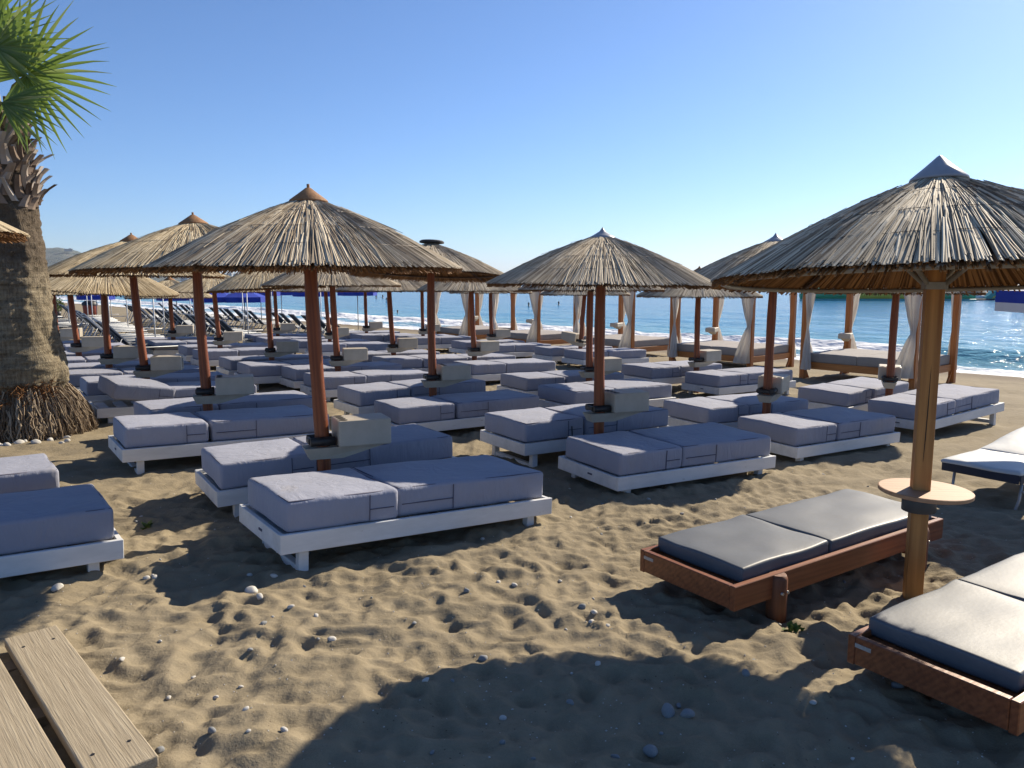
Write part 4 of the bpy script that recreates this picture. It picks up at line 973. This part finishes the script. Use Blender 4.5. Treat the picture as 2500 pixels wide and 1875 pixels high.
# ------------------------------------------------------------------ swimmers and the floating play park
def swimmer(x, y, label, white=False, s=1.0):
    t = thing('person', label, 'person', (x, y, SEA_Z), (0, 0, random.uniform(-0.6, 0.6)))
    m = MB()
    m.lathe([(0.0, 0.62), (0.05, 0.61), (0.085, 0.55), (0.095, 0.48), (0.085, 0.41), (0.06, 0.36), (0.055, 0.31), (0.09, 0.27), (0.17, 0.22), (0.21, 0.12), (0.20, 0.0), (0.18, -0.25)], 18)
    for v in range(len(m.v)):
        x_, y_, z_ = m.v[v]; m.v[v] = (x_, y_ * (0.72 if z_ < 0.33 else 1.05), z_)
    m.tube([(-0.18, 0, 0.17), (-0.30, -0.12, 0.04), (-0.22, -0.34, -0.03)], [0.06, 0.05, 0.035], 8); m.tube([(0.18, 0, 0.17), (0.32, -0.1, 0.03), (0.26, -0.36, -0.04)], [0.06, 0.05, 0.035], 8)
    m.tube([(0, -0.09, 0.49), (0, -0.115, 0.47)], [0.02, 0.012], 6)
    m.build('body', M['white_cloth'] if white else M['skin'], t)
    m = MB(); m.lathe([(0.0, 0.645), (0.06, 0.635), (0.098, 0.575), (0.106, 0.50), (0.098, 0.43)], 18, (0, 0.014, 0)); m.build('hair', M['hair'], t)
    t.scale = (s * 0.8,) * 3; t.location.z -= 0.16 * s; return t
swimmer(-17.7, 102, 'swimmer with dark hair on the left of a pair far out at sea', s=1.15)
swimmer(-17.0, 103, 'swimmer with dark hair on the right of a pair far out at sea', s=1.15)
swimmer(-13.3, 83.1, 'swimmer in a white top beside a leaning parasol post', True, 1.3)
swimmer(-8.1, 55.3, 'swimmer low in the water nearest to the shore', s=0.7)
swimmer(1.5, 70.1, 'swimmer seen left of the middle parasol post')
swimmer(4.4, 73.6, 'swimmer seen between the bed posts right of centre')

t = thing('floating_play_platform', 'long green and yellow inflatable play platform floating offshore', 'inflatable', (43.5, 91, SEA_Z), (0, 0, -0.08))
m = MB(); m.tube([(-4.4, 0, 0.75), (-3.9, 0, 0.8), (4.0, 0, 0.8), (4.5, 0, 0.75)], [0.5, 0.8, 0.8, 0.5], 14); m.tube([(-4, 0.5, 1.7), (4, 0.5, 1.7)], 0.45, 12); m.build('yellow_tube', M['inf_yellow'], t)
for s in (-1, 1):
    m = MB(); m.tube([(s * 4.3, 0, 0.7), (s * 4.9, 0, 0.75), (s * 9.0, 0, 0.6), (s * 9.8, 0, 0.45)], [0.5, 0.85, 0.7, 0.3], 14); m.tube([(s * 4.6, 0.4, 1.6), (s * 7.5, 0.4, 1.3)], [0.5, 0.3], 12); m.build('green_tube', M['inf_green'], t)
m = MB(); m.box((0, 0, 0.05), (19, 2.5, 0.3), bev=0.1); m.build('base_mat', M['inf_teal'], t)
t = thing('inflatable_climber', 'teal triangular inflatable climber with white ramp floating at right', 'inflatable', (56.6, 92, SEA_Z), (0, 0, 0.0))
m = MB(); m.add([(-1.7, -0.5, 0), (1.7, -0.5, 0), (0, -0.5, 1.25), (-1.7, 0.5, 0), (1.7, 0.5, 0), (0, 0.5, 1.25)], [(0, 1, 2), (5, 4, 3), (0, 2, 5, 3), (1, 4, 5, 2), (0, 3, 4, 1)]); m.build('wedge', M['inf_teal'], t)
m = MB(); m.add([(0.2, 0.3, 1.35), (1.4, 0.3, 1.3), (2.3, 0.3, 0.2), (1.8, 0.3, 0.1), (0.2, 1.3, 1.35), (1.4, 1.3, 1.3), (2.3, 1.3, 0.2), (1.8, 1.3, 0.1)], [(0, 3, 2, 1), (4, 5, 6, 7), (0, 1, 5, 4), (1, 2, 6, 5), (2, 3, 7, 6), (3, 0, 4, 7)]); m.build('ramp', M['inf_white'], t)
m = MB(); m.tube([(-2.9, 0, 0.35), (-1.2, 0, 0.35)], 0.3, 10); m.build('white_roll', M['inf_white'], t)
m = MB(); m.box((0, 0, 0.02), (6.4, 1.8, 0.3), bev=0.1); m.build('base_mat', M['navy'], t)
m = MB(); m.tube([(-0.45, -0.56, 0.28), (0.1, -0.56, 0.62)], 0.07, 6); m.tube([(-0.1, -0.56, 0.25), (0.4, -0.56, 0.5)], 0.07, 6); m.build('yellow_mark', M['inf_yellow'], t)
t = thing('inflatable_tower', 'grey and yellow inflatable tower floating offshore at the right edge', 'inflatable', (59.2, 91, SEA_Z))
m = MB(); m.box((-0.35, 0, 1.0), (0.9, 1, 2.2), bev=0.15); m.build('grey_column', M['inf_white'], t)
m = MB(); m.box((0.55, 0, 1.1), (0.75, 1, 2.4), bev=0.15); m.build('yellow_column', M['inf_yellow'], t)
m = MB(); m.box((0, 0, 0.0), (2.6, 2, 0.4), bev=0.1); m.build('base_mat', M['inf_teal'], t)

# ------------------------------------------------------------------ palm
PX, PY = -5.85, 9.15; pz_ = gz(PX, PY)
palm = thing('palm_tree', 'fan palm with thick fibrous trunk and root skirt at the left edge', 'palm tree', (PX, PY, pz_))
rnd = random.Random(12)
prof = [(0.0, 0.60), (0.3, 0.57), (0.55, 0.47), (0.62, 0.50), (0.8, 0.515), (1.1, 0.47), (1.6, 0.41), (2.1, 0.375), (2.6, 0.345), (2.85, 0.33), (3.2, 0.28), (3.6, 0.25), (3.8, 0.15)]
zz = np.linspace(-0.1, 3.8, 150); n = 72
rr = np.interp(zz, [p[0] for p in prof], [p[1] for p in prof])
vs = []
for i, z in enumerate(zz):
    for k in range(n):
        th = 2 * math.pi * k / n
        cn = Vector((math.cos(th), math.sin(th), z)); rgh = 0.030 * mnoise.noise(cn * 4.0) + 0.018 * mnoise.noise(Vector((cn.x * 9, cn.y * 9, z * 16))) + 0.014 * mnoise.noise(Vector((cn.x * 3, cn.y * 3, z * 26)))
        lump = 0.05 * max(0, math.sin(th * 4 + 2 * z) + 0.3 * math.sin(th * 11)) * math.exp(-((z - 0.68) / 0.14) ** 2)
        r = rr[i] + rgh + lump + rnd.gauss(0, 0.006)
        vs.append((r * math.cos(th), r * math.sin(th), z))
m = MB(); m.add(vs, [(i * n + k, i * n + (k + 1) % n, (i + 1) * n + (k + 1) % n, (i + 1) * n + k) for i in range(len(zz) - 1) for k in range(n)], True)
m.build('trunk', M['bark'], palm)
m = MB()                                                   # hanging roots
for k in range(1700):
    th = rnd.uniform(0, 6.283); f0 = rnd.random() ** 1.5; pts = []
    r0 = 0.45 + 0.03 * rnd.random(); z0 = 0.60 - 0.45 * f0; r1 = 0.74 + rnd.uniform(-0.10, 0.05)
    for i in range(6):
        f = i / 5; z = z0 * (1 - f) - 0.04 * f; q = 1 - max(z, 0) / 0.62
        r = r0 + (r1 - r0) * (1 - (1 - q) ** 1.7) + rnd.gauss(0, 0.014)
        pts.append((r * math.cos(th + rnd.gauss(0, 0.035)), r * math.sin(th + rnd.gauss(0, 0.035)), z))
    m.tube(pts, rnd.uniform(0.003, 0.010), 4, False, False)
m.lathe([(0.44, 0.58), (0.58, 0.42), (0.62, 0.25), (0.64, 0.0)], 40)
m.build('root_skirt', M['root'], palm)
m = MB()
for k in range(500):
    th = rnd.uniform(-1.9, -0.3); z = rnd.uniform(0.42, 0.66); r = 0.48 + 0.16 * max(0, 0.62 - z) / 0.2 * 0.5 + 0.015
    d = Vector((math.cos(th), math.sin(th), 0)); p = d * r + Vector((0, 0, z))
    q = p + Vector((rnd.gauss(0, .05), rnd.gauss(0, .05), rnd.gauss(-0.02, .05))) + d * 0.02
    m.tube([p, q], 0.004, 3, False, False)
m.build('fibre', M['fibre'], palm)
m = MB()                                                   # old leaf bases
N = 250
for k in range(N):
    f = k / N; z = 2.62 + 1.12 * f; th = k * 2.39996 + rnd.uniform(-.2, .2); rb = float(np.interp(z, [p[0] for p in prof], [p[1] for p in prof])) - 0.015
    d = Vector((math.cos(th), math.sin(th), 0)); tg = Vector((-d.y, d.x, 0)); ln = rnd.uniform(0.10, 0.26); lean = rnd.uniform(0.15, 0.5) + 0.5 * rnd.random() ** 3; side = rnd.choice((-1, 1)) * rnd.uniform(0.2, 0.75)
    w0 = rnd.uniform(0.045, 0.10); vs = []
    for i in range(5):
        g = i / 4; c = d * (rb + lean * ln * g * g + 0.02) + Vector((0, 0, z + ln * g)) + tg * (side * ln * g)
        wd = w0 * (1 - 0.55 * g)
        for q in (-1, 0, 1): vs.append(c + tg * wd * q * 0.8 + d * (0.025 * (1 - abs(q)) + 0.0) )
        for q in (-1, 0, 1): vs.append(c + tg * wd * q * 0.8 + d * (0.025 * (1 - abs(q)) - 0.014))
    fs = []
    for i in range(4):
        a = i * 6; b = a + 6
        fs += [(a, a + 1, b + 1, b), (a + 1, a + 2, b + 2, b + 1), (a + 3, b + 3, b + 4, a + 4), (a + 4, b + 4, b + 5, a + 5), (a, b, b + 3, a + 3), (a + 2, a + 5, b + 5, b + 2)]
    fs += [(24, 25, 28, 27), (25, 26, 29, 28)]
    m.add(vs, fs, False)
m.build('leaf_bases', M['boot'], palm)
def frond(hub, nrm, up, rad, seed, span=2.75, nleaf=46, base=(0, 0, 3.72), droop=0.25):
    rd = random.Random(seed); hub = Vector(hub); nrm = Vector(nrm).normalized(); up = Vector(up); up = (up - nrm * up.dot(nrm)).normalized(); sd_ = nrm.cross(up)
    f = MB()
    for k in range(nleaf):
        a = span * (2 * k / (nleaf - 1) - 1) + rd.gauss(0, 0.025)
        l = rad * (0.62 + 0.38 * math.cos(a * 0.42)) * rd.uniform(0.88, 1.06)
        d = up * math.cos(a) + sd_ * math.sin(a); tg = -up * math.sin(a) + sd_ * math.cos(a)
        vs = []; wmax = rad * 0.030 * rd.uniform(0.8, 1.15); dr = droop * rd.uniform(0.4, 1.5); tw = rd.gauss(0, 0.25)
        for i, g in enumerate((0.02, 0.22, 0.42, 0.62, 0.82, 1.0)):
            wd = wmax * (0.25, 0.85, 1.0, 0.7, 0.36, 0.04)[i]
            c = hub + d * (l * g) + nrm * (0.09 * rad * g * (1 - g) * 2 + rd.gauss(0, .004)) + Vector((0, 0, -1)) * (dr * l * g ** 2.6)
            sid = (tg * math.cos(tw * g) + nrm * math.sin(tw * g))
            vs += [c - sid * wd + nrm * wd * 0.45, c, c + sid * wd + nrm * wd * 0.45]
        fs = []
        for i in range(5): fs += [(i * 3, i * 3 + 1, i * 3 + 4, i * 3 + 3), (i * 3 + 1, i * 3 + 2, i * 3 + 5, i * 3 + 4)]
        f.add(vs, fs, True)
    o = f.build('frond', M['frond'], palm)
    b = Vector(base); mid = (b + hub) / 2 + Vector((0, 0, 0.12))
    p = MB(); p.tube([b, b * .6 + mid * .4, mid, mid * .4 + hub * .6, hub], [0.034, 0.026, 0.021, 0.018, 0.014], 7); p.build('stalk', M['petiole'], o)
FH = lambda px_, py_, y: Vector(((px_ - 1250) / 1900 * (y * math.cos(PITCH)), y, 1.77 + (684 - py_) / 1900 * y * 1.0)) - Vector((PX, PY, pz_))
frond(FH(32, 147, 8.95), (0.12, -1, 0.15), (0.0, 0.1, 1), 0.86, 1, 2.55, 40, (0.02, -0.05, 3.62), 0.03)
frond(FH(105, 208, 9.05), (0.15, -1, 0.12), (0.80, 0.1, 0.60), 0.98, 2, 2.85, 38, (0.1, -0.05, 3.62), 0.05)
frond(FH(40, 272, 8.8), (0.25, -0.9, 0.35), (0.97, 0.1, -0.22), 0.66, 3, 0.85, 20, (0.05, -0.08, 3.58), 0.08)
frond((-0.95, 0.0, 4.3), (-0.2, -1, 0.3), (-0.7, 0, 0.7), 0.9, 4, 2.2, 40, (-0.08, 0, 3.66), 0.15)
frond((-0.8, -0.35, 3.9), (-0.6, -0.7, 0.3), (-1, 0, 0.0), 0.85, 5, 2.0, 36, (-0.1, -0.06, 3.62), 0.2)
frond((-0.55, 0.75, 4.9), (-0.1, 1, 0.3), (-0.3, 0.5, 1), 0.8, 6, 2.0, 34, (0.0, 0.1, 3.66), 0.15)
# ------------------------------------------------------------------ boardwalk planks at lower left
def plank(cx, cy, ang, ln, wd, z, label, seed):
    bm = bmesh.new(); bmesh.ops.create_cube(bm, size=1.0); bmesh.ops.scale(bm, vec=(ln, wd, 0.045), verts=bm.verts)
    bmesh.ops.bevel(bm, geom=bm.edges[:], offset=0.006, segments=2, profile=0.5, affect='EDGES')
    me = bpy.data.meshes.new('plank'); bm.to_mesh(me); bm.free(); me.materials.append(M['plank'])
    return me
bw = thing('boardwalk', 'weathered plank boardwalk section at the lower left corner', 'boardwalk', (-1.80, 2.98, gz(-1.8, 2.98)), (0, 0, math.atan2(-1.03, 0.95)))
for k in range(5):
    o = inst('plank', plank(0, 0, 0, 1.42, 0.218, 0, '', k), bw, (0.0 + 0.03 * math.sin(k * 3), 0.0 - k * 0.262, 0.115), (0.004 * k, 0, 0.012 * math.sin(k * 2.1)))
    m = MB()
    for sx in (-0.55, 0.55):
        for sy in (-0.06, 0.06): m.tube([(sx, sy, 0.022), (sx, sy, 0.0245)], 0.007, 8)
    m.build('screw', M['black'], o)
for s in (-0.5, 0.02, 0.55):
    m = MB(); m.box((s, -0.52, 0.045), (0.09, 1.26, 0.09)); m.build('beam', M['plank_dark'], bw)

# ------------------------------------------------------------------ stones, leaves
def stone_mesh(seed, m):
    rd = random.Random(seed); bm = bmesh.new(); bmesh.ops.create_icosphere(bm, subdivisions=3, radius=1.0)
    ax = [(Vector((rd.gauss(0, 1), rd.gauss(0, 1), rd.gauss(0, 1))).normalized(), rd.uniform(0.65, 0.95)) for _ in range(7)]
    sx, sy, sz = 1.0, rd.uniform(0.6, 0.95), rd.uniform(0.45, 0.75)
    for v in bm.verts:
        c = v.co.copy()
        for d, h in ax:
            e = c.dot(d) - h
            if e > 0: c -= d * e * 0.8
        v.co = Vector((c.x * sx, c.y * sy, c.z * sz))
    me = bpy.data.meshes.new('stone'); bm.to_mesh(me); bm.free(); me.polygons.foreach_set('use_smooth', [True] * len(me.polygons)); me.materials.append(m); return me
STN = [stone_mesh(s, M['stone']) for s in range(5)] + [stone_mesh(s + 9, M['stone_grey']) for s in range(3)]
def stone(x, y, r, v, label, group=None):
    o = inst('stone', STN[v], None, (x, y, zs(x, y) + r * 0.22), (random.uniform(-.3, .3), random.uniform(-.3, .3), random.uniform(0, 6.28)), (r, r, r)); tag(o, label, 'stone', group); return o
named = [(-1.49, 4.26, .042, 0, 'rough white stone on the sand near the front daybed leg'), (-1.40, 4.12, .026, 1, 'small rough stone just below the largest white stone'), (-1.19, 3.99, .021, 2, 'round white pebble with a dark speck on open sand'),
 (-1.27, 3.78, .022, 5, 'round grey green pebble below the white speckled one'), (-0.96, 3.65, .016, 5, 'grey pebble with a dark hollow in open sand'), (-0.90, 3.68, .024, 3, 'broken pale shell lump beside the hollow pebble'),
 (-1.8, 3.39, .020, 2, 'white and grey pebble nearest to the boardwalk'), (0.65, 3.03, .042, 6, 'larger of two touching stones in the front shadow'), (0.72, 2.985, .034, 7, 'smaller of two touching stones in the front shadow'),
 (0.25, 3.12, .020, 7, 'lone round grey stone in the middle of the front shadow'), (1.06, 3.32, .026, 6, 'dark stone on the lit strip beside the lower right shadow'), (-0.14, 3.53, .026, 7, 'grey pebble on the upper left edge of the front shadow'),
 (0.45, 4.07, .021, 0, 'white pebble at the tip of the lounger shadow'), (0.39, 4.10, .024, 6, 'flat grey pebble at the tip of the lounger shadow'), (-0.51, 3.86, .018, 5, 'angular grey pebble on open lit sand'), (0.53, 2.76, .034, 7, 'grey stone at the bottom edge of the picture'),
 (1.74, 3.31, .030, 6, 'rounded grey stone in the shade under the right lounger'), (-1.43, 3.29, .015, 1, 'small tan pebble in the lower left sand'), (-1.42, 4.45, .024, 2, 'pale pebble at the shadow edge of the front daybed'),
 (-2.19, 4.47, .022, 0, 'round white pebble right of the left daybed leg'), (-2.62, 4.29, .035, 3, 'flat pale stone in the shade under the left daybed'), (-1.19, 3.21, .012, 4, 'tiny white pebble in the lower left sand')]
for a in named: stone(*a)
rnd = random.Random(21)
for k in range(24):
    th = rnd.uniform(-1.9, -0.5); rr_ = 0.80 + rnd.random() ** 1.5 * 0.30
    stone(PX + 0.05 + rr_ * math.cos(th), PY + rr_ * math.sin(th), rnd.uniform(0.018, 0.055), rnd.choice((0, 1, 2, 3, 4)), 'white stone in the heap at the foot of the palm', 'white stones around the palm foot')
for k in range(120):
    y = 2.2 + 5.5 * rnd.random() ** 1.2; x = rnd.uniform(-0.52, 0.5) * y
    stone(x, y, rnd.uniform(0.006, 0.021), rnd.choice((0, 1, 2, 3, 4, 0, 2, 5, 6, 7)), 'small loose pebble scattered on the sand', 'small pebbles scattered over the sand')
m = MB()
for k in range(2600):                                       # grit and shell bits
    y = 1.9 + 8 * rnd.random() ** 1.4; x = rnd.uniform(-0.7, 0.7) * y; z = zs(x, y); r = rnd.uniform(0.002, 0.006)
    a = rnd.uniform(0, 6.28); c, s = math.cos(a) * r, math.sin(a) * r
    m.add([(x + c, y + s, z), (x - s, y + c, z), (x - c * .8, y - s * .8, z), (x + s, y - c, z), (x, y, z + r * .8)], [(0, 1, 4), (1, 2, 4), (2, 3, 4), (3, 0, 4)])
tag(m.build('shell_grit', M['stone']), 'pale shell grit sprinkled over the sand', 'grit', kind='stuff')
def leafy(x, y, label, n_, r, seed):
    rd = random.Random(seed); m = MB()
    for k in range(n_):
        a = rd.uniform(0, 6.28); e = rd.uniform(0.1, 1.1); d = Vector((math.cos(a) * math.cos(e), math.sin(a) * math.cos(e), math.sin(e))); t_ = Vector((-d.y, d.x, 0)).normalized(); l = r * rd.uniform(0.6, 1.1); nn = d.cross(t_)
        b = Vector((rd.gauss(0, r * .25), rd.gauss(0, r * .25), 0))
        m.add([b, b + d * l * .5 + t_ * l * .3 + nn * .01, b + d * l, b + d * l * .5 - t_ * l * .3 + nn * .01, b + d * l * .5 - nn * l * .08], [(0, 1, 4), (1, 2, 4), (2, 3, 4), (3, 0, 4)])
    o = m.build('leafy_sprig', M['leaf'], None, (x, y, zs(x, y) - 0.005)); tag(o, label, 'leaves')
leafy(-2.63, 5.41, 'wilted green leaves on the sand between the left and front daybeds', 9, 0.07, 1)
leafy(1.47, 3.86, 'green sprig at the foot of the wooden lounger leg', 12, 0.065, 2)
leafy(-2.83, 4.78, 'yellow green leaves behind the leg of the left daybed', 8, 0.09, 3)

# ------------------------------------------------------------------ the air
hz = MB(); hz.box((0, 1000, 70), (16000, 14000, 150))
hm = bpy.data.materials.new('sea_haze'); hm.use_nodes = True; hn = hm.node_tree; hn.nodes.clear()
pv = hn.nodes.new('ShaderNodeVolumePrincipled'); pv.inputs['Color'].default_value = (0.80, 0.88, 1.0, 1); pv.inputs['Density'].default_value = 0.00012; pv.inputs['Anisotropy'].default_value = 0.2
ho_ = hn.nodes.new('ShaderNodeOutputMaterial'); hn.links.new(pv.outputs[0], ho_.inputs['Volume'])
tag(hz.build('haze', hm), kind='stuff')
